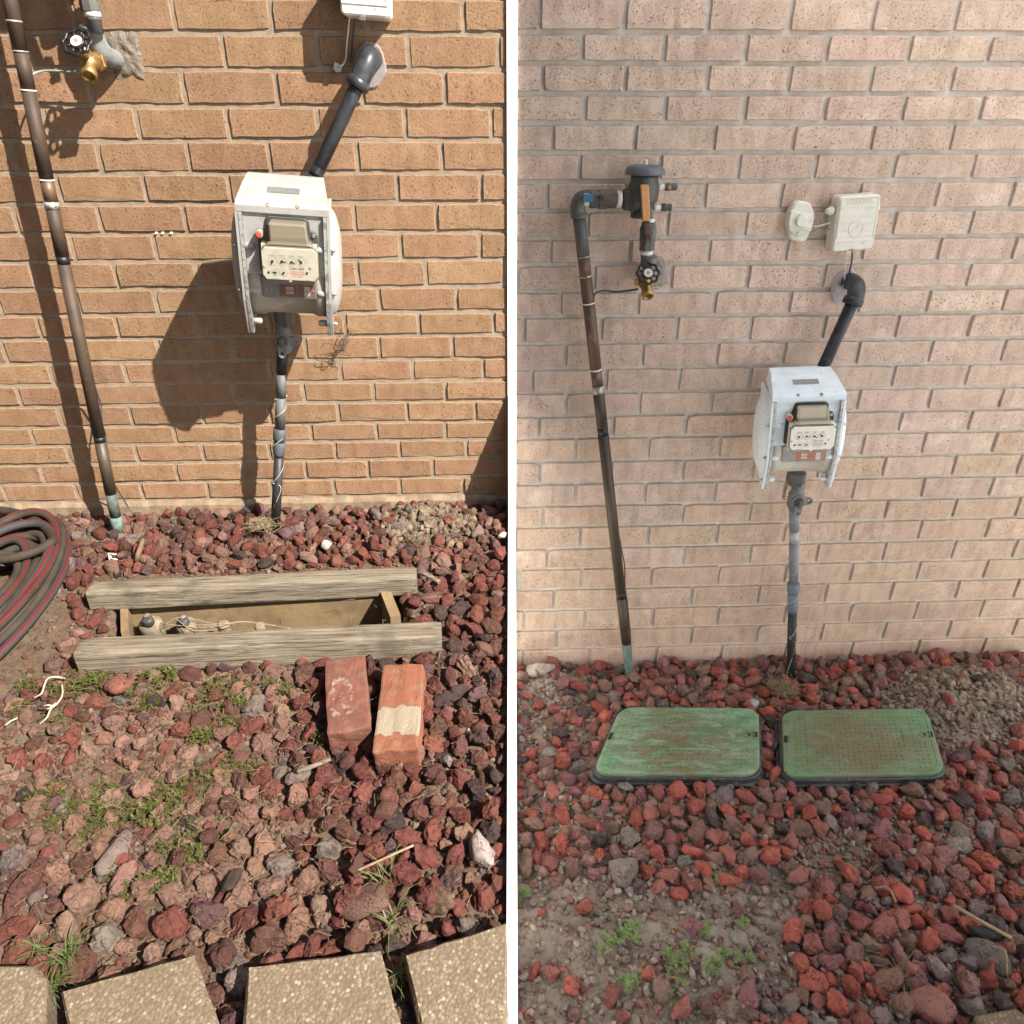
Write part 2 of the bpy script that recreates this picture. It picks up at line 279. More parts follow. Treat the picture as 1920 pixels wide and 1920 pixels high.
def lid_mat(name, a, b_, mud_lo, mud_hi):
    m, nt, b = new_mat(name); n = N(nt); p = n.pos()
    c = n.mix(n.step(n.noise(n.stretch(p, (6, 16, 16)), 2, 5, 0.65, 0.6), 0.38, 0.66), a, b_)
    mud = n.step(n.noise(n.stretch(p, (9, 26, 20)), 1.0, 7, 0.72, 1.4), mud_lo, mud_hi)
    g = n.node('ShaderNodeTexCoord').outputs['Generated']; sp = n.node('ShaderNodeSeparateXYZ'); n.link(g, sp.inputs[0])
    dx = n.math('ABSOLUTE', n.math('SUBTRACT', sp.outputs[0], 0.47)); dy = n.math('ABSOLUTE', n.math('SUBTRACT', sp.outputs[1], 0.42))
    mid = n.math('SUBTRACT', 1.25, n.math('ADD', n.math('MULTIPLY', dx, 1.5), n.math('MULTIPLY', dy, 0.8)), True)
    fine = n.step(n.noise(p, 65, 6, 0.8), 0.5, 0.62)
    c = n.mix(n.math('MULTIPLY', n.math('MULTIPLY', mud, mid), n.math('ADD', 0.65, n.math('MULTIPLY', fine, 0.35))), c, (0.155, 0.078, 0.050))
    c = n.mix(n.math('MULTIPLY', n.step(n.noise(p, 110, 5, 0.75), 0.60, 0.64), 0.8), c, (0.075, 0.055, 0.042))
    n.link(c, b.inputs['Base Color']); b.inputs['Roughness'].default_value = 0.55; b.inputs['Specular IOR Level'].default_value = 0.3
    n.link(n.bump(n.noise(p, 200, 3), 0.15, 0.002), b.inputs['Normal']); return m
M['lid_a'] = lid_mat('dusty_green_lid', (0.085, 0.215, 0.105), (0.23, 0.345, 0.235), 0.40, 0.53)
M['lid_b'] = lid_mat('muddy_green_lid', (0.075, 0.205, 0.09), (0.15, 0.28, 0.16), 0.30, 0.44)
M['box_black'] = simple('muddy_black_box', (0.028, 0.03, 0.033), 0.5, 0, (0.05, 0.05, 0.05), 40, grime=(0.17, 0.155, 0.14), gscale=45, glo=0.56, ghi=0.70)
M['hole'] = simple('dark_hole', (0.012, 0.012, 0.012), 0.9)
def glassy(name, col, alpha, rough=0.12):
    m, nt, b = new_mat(name); n = N(nt)
    tr = n.node('ShaderNodeBsdfTransparent'); tr.inputs[0].default_value = (*col, 1)
    b.inputs['Base Color'].default_value = (*[c * 0.8 for c in col], 1); b.inputs['Roughness'].default_value = rough
    mx = n.node('ShaderNodeMixShader'); mx.inputs[0].default_value = alpha
    n.link(tr.outputs[0], mx.inputs[1]); n.link(b.outputs[0], mx.inputs[2]); n.link(mx.outputs[0], nt.nodes['Material Output'].inputs['Surface']); return m
M['cover_smoke'] = glassy('yellowed_clear_cover', (0.84, 0.79, 0.68), 0.36, 0.15)
M['cover_amber'] = glassy('sunned_amber_cover', (0.56, 0.50, 0.39), 0.36, 0.15)  # cover tint deepened on the meter in direct sun
M['cover_clear'] = glassy('clear_cover_pane', (0.98, 0.97, 0.93), 0.06, 0.1)
def fabric_mat():
    m, nt, b = new_mat('white_shade_cloth'); n = N(nt)
    d = n.node('ShaderNodeBsdfDiffuse'); d.inputs[0].default_value = (0.8, 0.8, 0.8, 1)
    t = n.node('ShaderNodeBsdfTranslucent'); t.inputs[0].default_value = (0.93, 0.94, 0.96, 1)
    mx = n.node('ShaderNodeMixShader'); mx.inputs[0].default_value = 0.9
    n.link(d.outputs[0], mx.inputs[1]); n.link(t.outputs[0], mx.inputs[2]); n.link(mx.outputs[0], nt.nodes['Material Output'].inputs['Surface']); return m
M['shade_cloth'] = fabric_mat()

# ------------------------------------------------------------------ mesh builder
class MB:
    def __init__(s): s.v = []; s.f = []; s.sm = []
    def add(s, vs, fs, smooth=False):
        o = len(s.v); s.v += [Vector(v) for v in vs]; s.f += [tuple(i + o for i in f) for f in fs]; s.sm += [smooth] * len(fs); return s
    def box(s, lo, hi, bev=0.0):
        x0, y0, z0 = lo; x1, y1, z1 = hi
        return s.prism([(x0, z0), (x1, z0), (x1, z1), (x0, z1)], y0, y1, bev)
    def prism(s, poly, y0, y1, bev=0.0, flip=None):
        """outline in x,z pushed from y0 (viewer side) to y1; bev chamfers the viewer side"""
        a = sum(poly[i][0] * poly[(i + 1) % len(poly)][1] - poly[(i + 1) % len(poly)][0] * poly[i][1] for i in range(len(poly)))
        if a < 0: poly = poly[::-1]
        n = len(poly); rings = []
        if bev:
            cx = sum(p[0] for p in poly) / n; cz = sum(p[1] for p in poly) / n; ins = []
            for i in range(n):
                p0, p1, p2 = Vector(poly[i - 1]), Vector(poly[i]), Vector(poly[(i + 1) % n])
                e1 = (p1 - p0).normalized(); e2 = (p2 - p1).normalized(); nn = Vector((-e1.y - e2.y, e1.x + e2.x))
                if nn.length < 1e-6: nn = Vector((-e1.y, e1.x))
                nn.normalize(); k = max(0.4, Vector((-e1.y, e1.x)).dot(nn)); q = p1 + nn * (bev / k); ins.append((q.x, q.y))
            rings = [[(p[0], y0, p[1]) for p in ins], [(p[0], y0 + bev, p[1]) for p in poly], [(p[0], y1, p[1]) for p in poly]]
        else: rings = [[(p[0], y0, p[1]) for p in poly], [(p[0], y1, p[1]) for p in poly]]
        vs = [v for r in rings for v in r]; fs = [tuple(range(n))]
        for k in range(len(rings) - 1):
            for i in range(n):
                j = (i + 1) % n; fs.append((k * n + j, k * n + i, (k + 1) * n + i, (k + 1) * n + j))
        fs.append(tuple(reversed(range((len(rings) - 1) * n, len(rings) * n))))
        return s.add(vs, fs)
    def sweep_x(s, prof, x0, x1, t0=1.0, t1=1.0):
        """outline in y,z pushed along x"""
        n = len(prof); vs = [(x0, p[0], p[1]) for p in prof] + [(x1, p[0], p[1]) for p in prof]
        fs = [tuple(range(n)), tuple(reversed(range(n, 2 * n)))]
        for i in range(n): fs.append((i, i + n, (i + 1) % n + n, (i + 1) % n))
        return s.add(vs, fs)
    def tube(s, pts, r, n=12, caps=True, smooth=True):
        pts = [Vector(p) for p in pts]; m = len(pts); rr = list(r) if isinstance(r, (list, tuple)) else [r] * m
        T = []
        for i in range(m):
            d = pts[min(i + 1, m - 1)] - pts[max(i - 1, 0)]; T.append(d.normalized() if d.length > 1e-9 else (T[-1] if T else Vector((0, 0, 1))))
        ref = Vector((0, 0, 1)) if abs(T[0].z) < 0.9 else Vector((1, 0, 0))
        u = T[0].cross(ref).normalized(); vs = []; fs = []
        for i in range(m):
            if i:
                q = T[i - 1].rotation_difference(T[i]); u = q @ u
            u = (u - T[i] * u.dot(T[i])).normalized(); v = T[i].cross(u)
            for k in range(n):
                a = 2 * math.pi * k / n; vs.append(pts[i] + (u * math.cos(a) + v * math.sin(a)) * rr[i])
        for i in range(m - 1):
            for k in range(n): fs.append((i * n + k, i * n + (k + 1) % n, (i + 1) * n + (k + 1) % n, (i + 1) * n + k))
        s.add(vs, fs, smooth)
        if caps:
            o = len(s.v) - len(vs); s.f.append(tuple(o + k for k in reversed(range(n)))); s.f.append(tuple(o + (m - 1) * n + k for k in range(n))); s.sm += [False, False]
        return s
    def lathe(s, prof, base, axis, n=24, smooth=True, caps=True):
        """prof: (distance along axis, radius)"""
        a = Vector(axis).normalized(); b = Vector(base); ref = Vector((0, 0, 1)) if abs(a.z) < 0.9 else Vector((1, 0, 0))
        u = a.cross(ref).normalized(); v = a.cross(u); vs = []; fs = []; m = len(prof)
        for h, r in prof:
            for k in range(n):
                t = 2 * math.pi * (k + 0.5) / n; vs.append(b + a * h + (u * math.cos(t) + v * math.sin(t)) * max(r, 1e-5))
        for i in range(m - 1):
            for k in range(n): fs.append((i * n + k, i * n + (k + 1) % n, (i + 1) * n + (k + 1) % n, (i + 1) * n + k))
        o = len(s.v); s.add(vs, fs, smooth)
        if caps:
            s.f.append(tuple(o + k for k in reversed(range(n)))); s.f.append(tuple(o + (m - 1) * n + k for k in range(n))); s.sm += [False, False]
        return s
    def ball(s, c, rx, ry, rz, nu=16, nv=10):
        c = Vector(c); vs = []; fs = []
        for i in range(nv + 1):
            t = math.pi * i / nv
            for k in range(nu):
                a = 2 * math.pi * k / nu; vs.append(c + Vector((rx * math.sin(t) * math.cos(a), ry * math.sin(t) * math.sin(a), rz * math.cos(t))))
        for i in range(nv):
            for k in range(nu): fs.append((i * nu + k, (i + 1) * nu + k, (i + 1) * nu + (k + 1) % nu, i * nu + (k + 1) % nu))
        return s.add(vs, fs, True)
    def build(s, name, mat, parent=None, loc=None):
        me = bpy.data.meshes.new(name); off = Vector((0, 0, 0))
        if loc is not None: off = Vector(loc)
        me.from_pydata([v - off for v in s.v], [], s.f); me.polygons.foreach_set('use_smooth', s.sm)
        bm = bmesh.new(); bm.from_mesh(me); bmesh.ops.recalc_face_normals(bm, faces=bm.faces); bm.to_mesh(me); bm.free()
        me.materials.append(mat); o = bpy.data.objects.new(name, me); COL.objects.link(o)
        if parent is not None: o.parent = parent
        elif loc is not None: o.location = off
        return o
def tag(o, label=None, cat=None, group=None, kind=None):
    if label: o['label'] = label
    if cat: o['category'] = cat
    if group: o['group'] = group
    if kind: o['kind'] = kind
    return o
def thing(name, label, cat, loc=(0, 0, 0), group=None):
    e = bpy.data.objects.new(name, None); e.empty_display_size = 0.05; COL.objects.link(e); e.location = loc
    return tag(e, label, cat, group)
class Kit:
    """parts given in world coordinates, stored relative to the thing they belong to"""
    def __init__(s, root): s.root = root; s.loc = Vector(root.location)
    def part(s, mb, name, mat, parent=None): return mb.build(name, M[mat] if isinstance(mat, str) else mat, parent or s.root, s.loc)
def text_mesh(txt, size, mat, name, parent, loc, rot=(R(90), 0, 0), extrude=0.0, align='CENTER', sx=1.0):
    cu = bpy.data.curves.new(name, 'FONT'); cu.body = txt; cu.size = size; cu.align_x = align; cu.align_y = 'CENTER'; cu.extrude = extrude; cu.resolution_u = 2
    t = bpy.data.objects.new(name, cu); COL.objects.link(t)
    me = bpy.data.meshes.new_from_object(t, depsgraph=bpy.context.evaluated_depsgraph_get()); bpy.data.objects.remove(t); bpy.data.curves.remove(cu)
    me.materials.clear(); me.materials.append(mat); o = bpy.data.objects.new(name, me); COL.objects.link(o)
    o.parent = parent; o.location = loc; o.rotation_euler = rot; o.scale = (sx, 1, 1); return o
def smooth_path(pts, k=6):
    pts = [Vector(p) for p in pts]; out = []
    for i in range(len(pts) - 1):
        p0, p1, p2, p3 = pts[max(i - 1, 0)], pts[i], pts[i + 1], pts[min(i + 2, len(pts) - 1)]
        for j in range(k):
            t = j / k; out.append(0.5 * ((2 * p1) + (p2 - p0) * t + (2 * p0 - 5 * p1 + 4 * p2 - p3) * t * t + (3 * p1 - p0 - 3 * p2 + p3) * t ** 3))
    out.append(pts[-1]); return out

# ------------------------------------------------------------------ added out of view: cloth, roof and screens that shape the light on both beds
def shade_makers():
    k = Kit(thing('shade_tent', 'white translucent shade cloth hung beside and over the right bed', 'shade tent', (1.85, -1.3, 0)))  # added: catches the sun and spreads it softly over the right bed
    X, H = 1.82, 2.15
    def sheet(pts, name, nrm):
        pts = [Vector(p) for p in pts]; n = len(pts); nv = Vector(nrm) * 0.003
        k.part(MB().add(pts + [p + nv for p in pts], [tuple(range(n)), tuple(reversed(range(n, 2 * n)))] + [(i, i + n, (i + 1) % n + n, (i + 1) % n) for i in range(n)]), name, 'shade_cloth')
    ta, te = SUN.x / -SUN.y, SUN.z / -SUN.y          # how far the light runs sideways and down per metre towards the wall
    dX = X / ta
    sheet([(X, 0, -0.1), (X, 0, H), (X, -dX, H), (X, -dX - 0.02, X / ta * te), (X, -1.6, (X + .05) * SUN.z / SUN.x), (X, -2.9, (X + .10) * SUN.z / SUN.x), (X, -2.9, -0.1)], 'side_cloth', (1, 0, 0))
    sheet([(0.012, 0, H), (X, 0, H), (X, -dX, H)], 'roof_cloth', (0, 0, 1))
    sheet([(-0.08, -2.9, -0.1), (X, -2.9, -0.1), (X, -2.9, (X + .10) * SUN.z / SUN.x), (-0.08, -2.9, 0.02)], 'back_cloth', (0, -1, 0))
    r = Kit(thing('porch_roof', 'dark underside of a porch roof over the left wall', 'roof', (-2, 0, 2.9)))  # added to hold sky light off the left wall
    r.part(MB().box((-7, -0.66, 2.9), (-0.03, 0.2, 3.05)), 'soffit', 'roof_dark')
    f = Kit(thing('side_fence', 'tall dark stained board screen at right angles to the left wall', 'fence', (-1.75, -2, 0)))  # added out of view to keep the left shadows dark
    for i in range(22):
        y = -0.06 - i * 0.2; f.part(MB().box((-1.79, y - 0.195, -0.1), (-1.76, y, 2.88 if y > -0.8 else 5.2)), 'board', 'fence_dark')
    b = Kit(thing('back_fence', 'tall dark stained board screen across the path from the left bed', 'fence', (-3, -4.6, 0)))  # added out of view, dims the sky fill on the left bed
    for i in range(18):
        x = -3.8 + i * 0.2; b.part(MB().box((x, -4.63, -0.1), (x + 0.195, -4.6, 5.2)), 'board', 'fence_dark')
shade_makers()

# ------------------------------------------------------------------ brick walls
def brick_meshes(mat, count, seed):
    r = random.Random(seed); out = []
    for _ in range(count):
        bw, bh = 0.5, 0.5; pts = []
        def edge(a, b, n, j):
            for i in range(n):
                t = i / n; pts.append([a[0] + (b[0] - a[0]) * t, a[1] + (b[1] - a[1]) * t, j if i else j * 0.5])
        edge((-bw, -bh), (bw, -bh), 7, 0.022); edge((bw, -bh), (bw, bh), 3, 0.016); edge((bw, bh), (-bw, bh), 6, 0.014); edge((-bw, bh), (-bw, -bh), 3, 0.016)
        if r.random() < 0.45:
            q = r.choice((0, 7, 10, 16)); pts[q][0] *= r.uniform(0.965, 0.99); pts[q][1] *= r.uniform(0.88, 0.95)
        n = len(pts); o = []
        for x, z, j in pts:
            o.append((x + r.uniform(-j, j * 0.4) * 0.3 * (1 if abs(x) > 0.49 else 0), z + r.uniform(-j, j) * 1.0))
        fr = [(x * 0.985 , z * 0.945) for x, z in o]
        vs = [(x, r.uniform(-0.0008, 0.0004), z) for x, z in fr] + [(x, 0.0026, z) for x, z in o] + [(x, 0.03, z) for x, z in o]
        fs = [tuple(range(n))]
        for k in range(2):
            for i in range(n): fs.append((k * n + (i + 1) % n, k * n + i, (k + 1) * n + i, (k + 1) * n + (i + 1) % n))
        me = bpy.data.meshes.new('brick'); me.from_pydata(vs, [], fs); me.materials.append(mat); me.update(); out.append(me)
    return out
L_LINES = [62, 130, 199, 263, 324, 381, 437, 489, 540, 588, 632, 677, 718, 757, 796, 830, 865, 901, 934]
L_JOINTS = {0: [137, 325, 507, 869], 1: [55, 243, 419, 596, 934], 2: [169, 344, 519, 835], 3: [86, 257, 427, 596, 760, 922], 4: [186, 354, 505, 669, 829],
            5: [109, 272, 430, 745, 902], 6: [29, 186, 347, 665, 819], 7: [135, 290, 752, 900], 8: [61, 216, 369, 670, 799, 945], 9: [145, 292, 712, 856],
            10: [72, 219, 366, 647, 787, 926], 11: [297, 436, 574, 711, 849], 12: [94, 234, 371, 639, 774, 907], 13: [34, 309, 440, 569, 701, 836],
            14: [111, 245, 379, 506, 635, 764, 892], 15: [59, 327, 584, 707, 835], 16: [126, 255, 380, 506, 629, 750, 875], 17: [76, 331, 456, 574, 691, 812, 934],
            18: [141, 266, 389, 627, 750, 869]}
R_LINES = [61, 119.5, 176, 231, 286, 340, 394, 446, 494, 544, 591, 640, 687, 732, 775, 816, 859, 901, 942, 981, 1021, 1059, 1097, 1135, 1172, 1207, 1245]
R_JOINTS = {0: [1011, 1172, 1329, 1484, 1640, 1795], 1: [1091, 1245, 1399, 1552, 1706, 1857], 2: [1018, 1172, 1326, 1480, 1634, 1786], 3: [1096, 1247, 1397, 1547, 1695, 1841],
            4: [1037, 1190, 1340, 1489, 1636, 1784], 5: [1087, 1237, 1385, 1529, 1677, 1824], 6: [1025, 1321, 1465, 1611, 1755, 1897], 7: [1102, 1252, 1399, 1547, 1676, 1820],
            8: [1032, 1182, 1330, 1474, 1760, 1900], 9: [971, 1114, 1402, 1544, 1674, 1815], 10: [1051, 1196, 1340, 1481, 1740, 1882], 11: [982, 1127, 1269, 1407, 1545, 1680, 1817],
            12: [1061, 1205, 1345, 1470, 1607, 1743, 1879], 13: [997, 1136, 1274, 1406, 1674, 1811], 14: [1061, 1199, 1335, 1608, 1741, 1875], 15: [1011, 1150, 1285, 1686, 1816],
            16: [1080, 1216, 1350, 1616, 1730, 1862], 17: [1012, 1281, 1412, 1656, 1786], 18: [1080, 1210, 1341, 1600, 1727, 1855], 19: [1019, 1280, 1407, 1534, 1660, 1787],
            20: [1089, 1216, 1344, 1470, 1595, 1722, 1848], 21: [1026, 1283, 1407, 1532, 1656, 1785], 22: [1092, 1221, 1347, 1472, 1595, 1719, 1844], 23: [1039, 1297, 1422, 1547, 1669, 1791],
            24: [1098, 1224, 1347, 1471, 1592, 1714, 1836], 25: [1044, 1297, 1420, 1539, 1656, 1776, 1897], 26: [981, 1105, 1231, 1352, 1472, 1595, 1717, 1839]}
def brick_wall(name, label, lines, joints, cx, x0, x1, bmat, mmat, seed, zbase, extra):
    r = random.Random(seed); k = Kit(thing(name, label, 'wall', ((x0 + x1) / 2, 0, zbase)))
    protos = brick_meshes(M[bmat], 8, seed); low = brick_meshes(M['brick_right_low'], 8, seed + 1) if seed == 4 else protos
    zs = [W(cx, y).z for y in lines]; top = zs[0]; h = 0.0677
    rows = []
    for i in range(len(lines)):
        zt = zs[i - 1] if i else zs[0] + h; zb = zs[i]
        ym = (lines[i] + (lines[i - 1] if i else lines[0] - 70)) / 2
        xs = sorted(W(x, ym).x for x in joints[i]); full = [xs[0]]
        for a, b in zip(xs, xs[1:]):
            n = max(1, round((b - a) / 0.2035)); full += [a + (b - a) * q / n for q in range(1, n + 1)]
        rows.append((zt, zb, full))
    for e in range(extra):
        zt = top + h * (e + 2); rows.append((zt, zt - h, [rows[e % 2][2][0]]))
    for ri_, (zt, zb, full) in enumerate(rows):
        while full[0] > x0: full.insert(0, full[0] - r.uniform(0.200, 0.205))
        while full[-1] < x1: full.append(full[-1] + r.uniform(0.200, 0.205))
        for a, b in zip(full, full[1:]):
            g = r.uniform(0.0044, 0.0068); a2, b2 = max(a + g, x0), min(b - g * 0.9, x1)
            if b2 - a2 < 0.012: continue
            o = bpy.data.objects.new('brick', r.choice(low if 27 > ri_ and r.random() < (ri_ - 13) / 9 else protos)); COL.objects.link(o); o.parent = k.root
            gt, gb = r.uniform(0.0044, 0.0060), r.uniform(0.0048, 0.0066)
            o.location = Vector(((a2 + b2) / 2, r.uniform(-0.0015, 0.0012), (zt - gt + zb + gb) / 2)) - k.loc
            o.scale = (b2 - a2, 1, zt - gt - zb - gb); o.rotation_euler = (R(r.uniform(-0.5, 0.5)), R(r.uniform(-0.22, 0.22)), R(r.uniform(-0.25, 0.25)))
    # mortar bed, a little behind the brick faces and uneven
    nx, nz = 150, 170; vs = []; fs = []; z0, z1 = zbase - 0.25, rows[-1][0] + 0.02
    for j in range(nz + 1):
        for i in range(nx + 1):
            x = x0 + (x1 - x0) * i / nx; z = z0 + (z1 - z0) * j / nz
            vs.append((x, (0.0036 if seed == 3 else 0.0092) + 0.0022 * noise.noise(Vector((x * 17, seed, z * 17))) + 0.0014 * noise.noise(Vector((x * 60, seed + 5, z * 60))), z))
    for j in range(nz):
        for i in range(nx):
            q = j * (nx + 1) + i; fs.append((q, q + 1, q + nx + 2, q + nx + 1))
    k.part(MB().add(vs, fs, True), 'mortar_bed', mmat)
    k.part(MB().box((x0, 0.03, zbase - 0.3), (x1, 0.2, 3.2)), 'wall_core', mmat)
    # crumbly footing ledge under the lowest course
    vs = []; fs = []; n = 90; zf = zs[-1] - 0.004
    prof = [(0.02, 0.004), (-0.002, 0.0), (-0.010, -0.012), (-0.012, -0.20)]
    for i in range(n + 1):
        x = x0 + (x1 - x0) * i / n; q = noise.noise(Vector((x * 14, seed, 0))); q2 = noise.noise(Vector((x * 45, seed, 3)))
        for a, b in prof: vs.append((x, a - 0.003 * q2 - 0.003 * q, zf + b + (0.006 * q + 0.003 * q2 if b > -0.1 else 0)))
    for i in range(n):
        for j in range(3): q = i * 4 + j; fs.append((q, q + 4, q + 5, q + 1))
    k.part(MB().add(vs, fs), 'footing', 'footing' if seed == 3 else mmat)
    return k
J = 0.0125
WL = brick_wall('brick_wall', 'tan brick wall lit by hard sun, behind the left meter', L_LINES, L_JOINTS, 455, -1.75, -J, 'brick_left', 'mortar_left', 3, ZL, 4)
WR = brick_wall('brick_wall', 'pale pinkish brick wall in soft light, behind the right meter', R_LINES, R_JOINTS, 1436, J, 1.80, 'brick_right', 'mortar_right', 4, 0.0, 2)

# white board and joint cover that part the two beds
def parting():
    t = Kit(thing('joint_cover', 'tall white strip covering the joint between the two brick walls', 'trim', (0, 0, 0)))
    t.part(MB().box((-0.0122, -0.007, 0), (0.0122, 0.004, 3.0)), 'strip', 'white_joint')
    b = Kit(thing('edging_board', 'thin white board on edge between the left and right rock beds', 'edging', (0, -0.5, 0)))
    prof = [(-0.008, ZL + 0.355)]; prof += [(-0.113, ZL + 0.165), (-0.1135, ZL + 0.02)]  # raised end added to cast the slanted shadow on the left wall
    prof += [(-2.0, ZL - 2.0 * SL + 0.02), (-5.0, ZL - 2.0 * SL + 0.02), (-5.0, -0.3), (-0.008, -0.3)]
    n = len(prof); vs = []
    for sgn in (-1, 1): vs += [(bx(y) + sgn * (0.0105 if y > -0.2 else 0.0085 if y > -1 else 0.0078), y, z) for y, z in prof]
    fs = [tuple(range(n)), tuple(reversed(range(n, 2 * n)))] + [(i, i + n, (i + 1) % n + n, (i + 1) % n) for i in range(n)]
    b.part(MB().add(vs, fs), 'board', 'white_joint')
parting()

# ------------------------------------------------------------------ ground
FR = [GL(215, 1112), GL(745, 1100), GL(785, 1195), GL(215, 1215)]     # the pit inside the timber frame
def in_poly(x, y, P):
    c = False; n = len(P)
    for i in range(n):
        a, b = P[i], P[i - 1]
        if (a.y > y) != (b.y > y) and x < (b.x - a.x) * (y - a.y) / (b.y - a.y) + a.x: c = not c
    return c
def fbm(x, y, s): return noise.noise(Vector((x * s, y * s, 1.7))) + 0.5 * noise.noise(Vector((x * s * 2.3, y * s * 2.3, 9.1)))
MOUND_L = GL(800, 985); MOUND_R = GR(1800, 1310); RIDGE_R = GR(1040, 1760); LUMP_R = GR(1030, 1290)
def gauss(x, y, c, sx, sy): return math.exp(-((x - c.x) / sx) ** 2 - ((y - c.y) / sy) ** 2)
def gl(x, y):
    z = ZL + SL * max(y, -2.0) + 0.008 * fbm(x, y, 6) + 0.004 * fbm(x, y, 26)
    z += 0.035 * gauss(x, y, MOUND_L, 0.12, 0.07) * (1 + 0.5 * fbm(x, y, 30))
    if in_poly(x, y, FR): z -= 0.13
    return z
def gr(x, y):
    z = 0.010 * fbm(x, y, 6) + 0.008 * fbm(x, y, 22) + 0.004 * fbm(x, y, 60)
    z += 0.075 * gauss(x, y, MOUND_R, 0.20, 0.11) * (1 + 0.35 * fbm(x, y, 25)) + 0.035 * gauss(x, y, LUMP_R, 0.12, 0.06) * (1 + 0.6 * fbm(x, y, 25))
    z += 0.05 * gauss(x, y, RIDGE_R, 0.13, 0.06) * (1 + 0.4 * fbm(x, y, 30))
    return z
def ground(name, side, hfun, mat):
    ys = np.concatenate([[0.02], np.linspace(-0.01, -1.55, 170), [-1.8, -2.2, -3, -5, -9, -16]])
    us = np.concatenate([np.linspace(0, 1.9, 180), [2.2, 2.5, 3, 5, 9, 16]]); vs = []; fs = []
    for y in ys:
        for u in us:
            x = bx(max(y, -5)) + side * (0.004 + u); vs.append((x, y, hfun(x, y)))
    nu = len(us)
    for j in range(len(ys) - 1):
        for i in range(nu - 1):
            q = j * nu + i; fs.append((q, q + 1, q + nu + 1, q + nu) if side > 0 else (q + 1, q, q + nu, q + nu + 1))
    tag(MB().add(vs, fs, True).build(name, mat), kind='structure')
ground('ground', -1, gl, M['soil_left']); ground('ground', 1, gr, M['soil_right'])

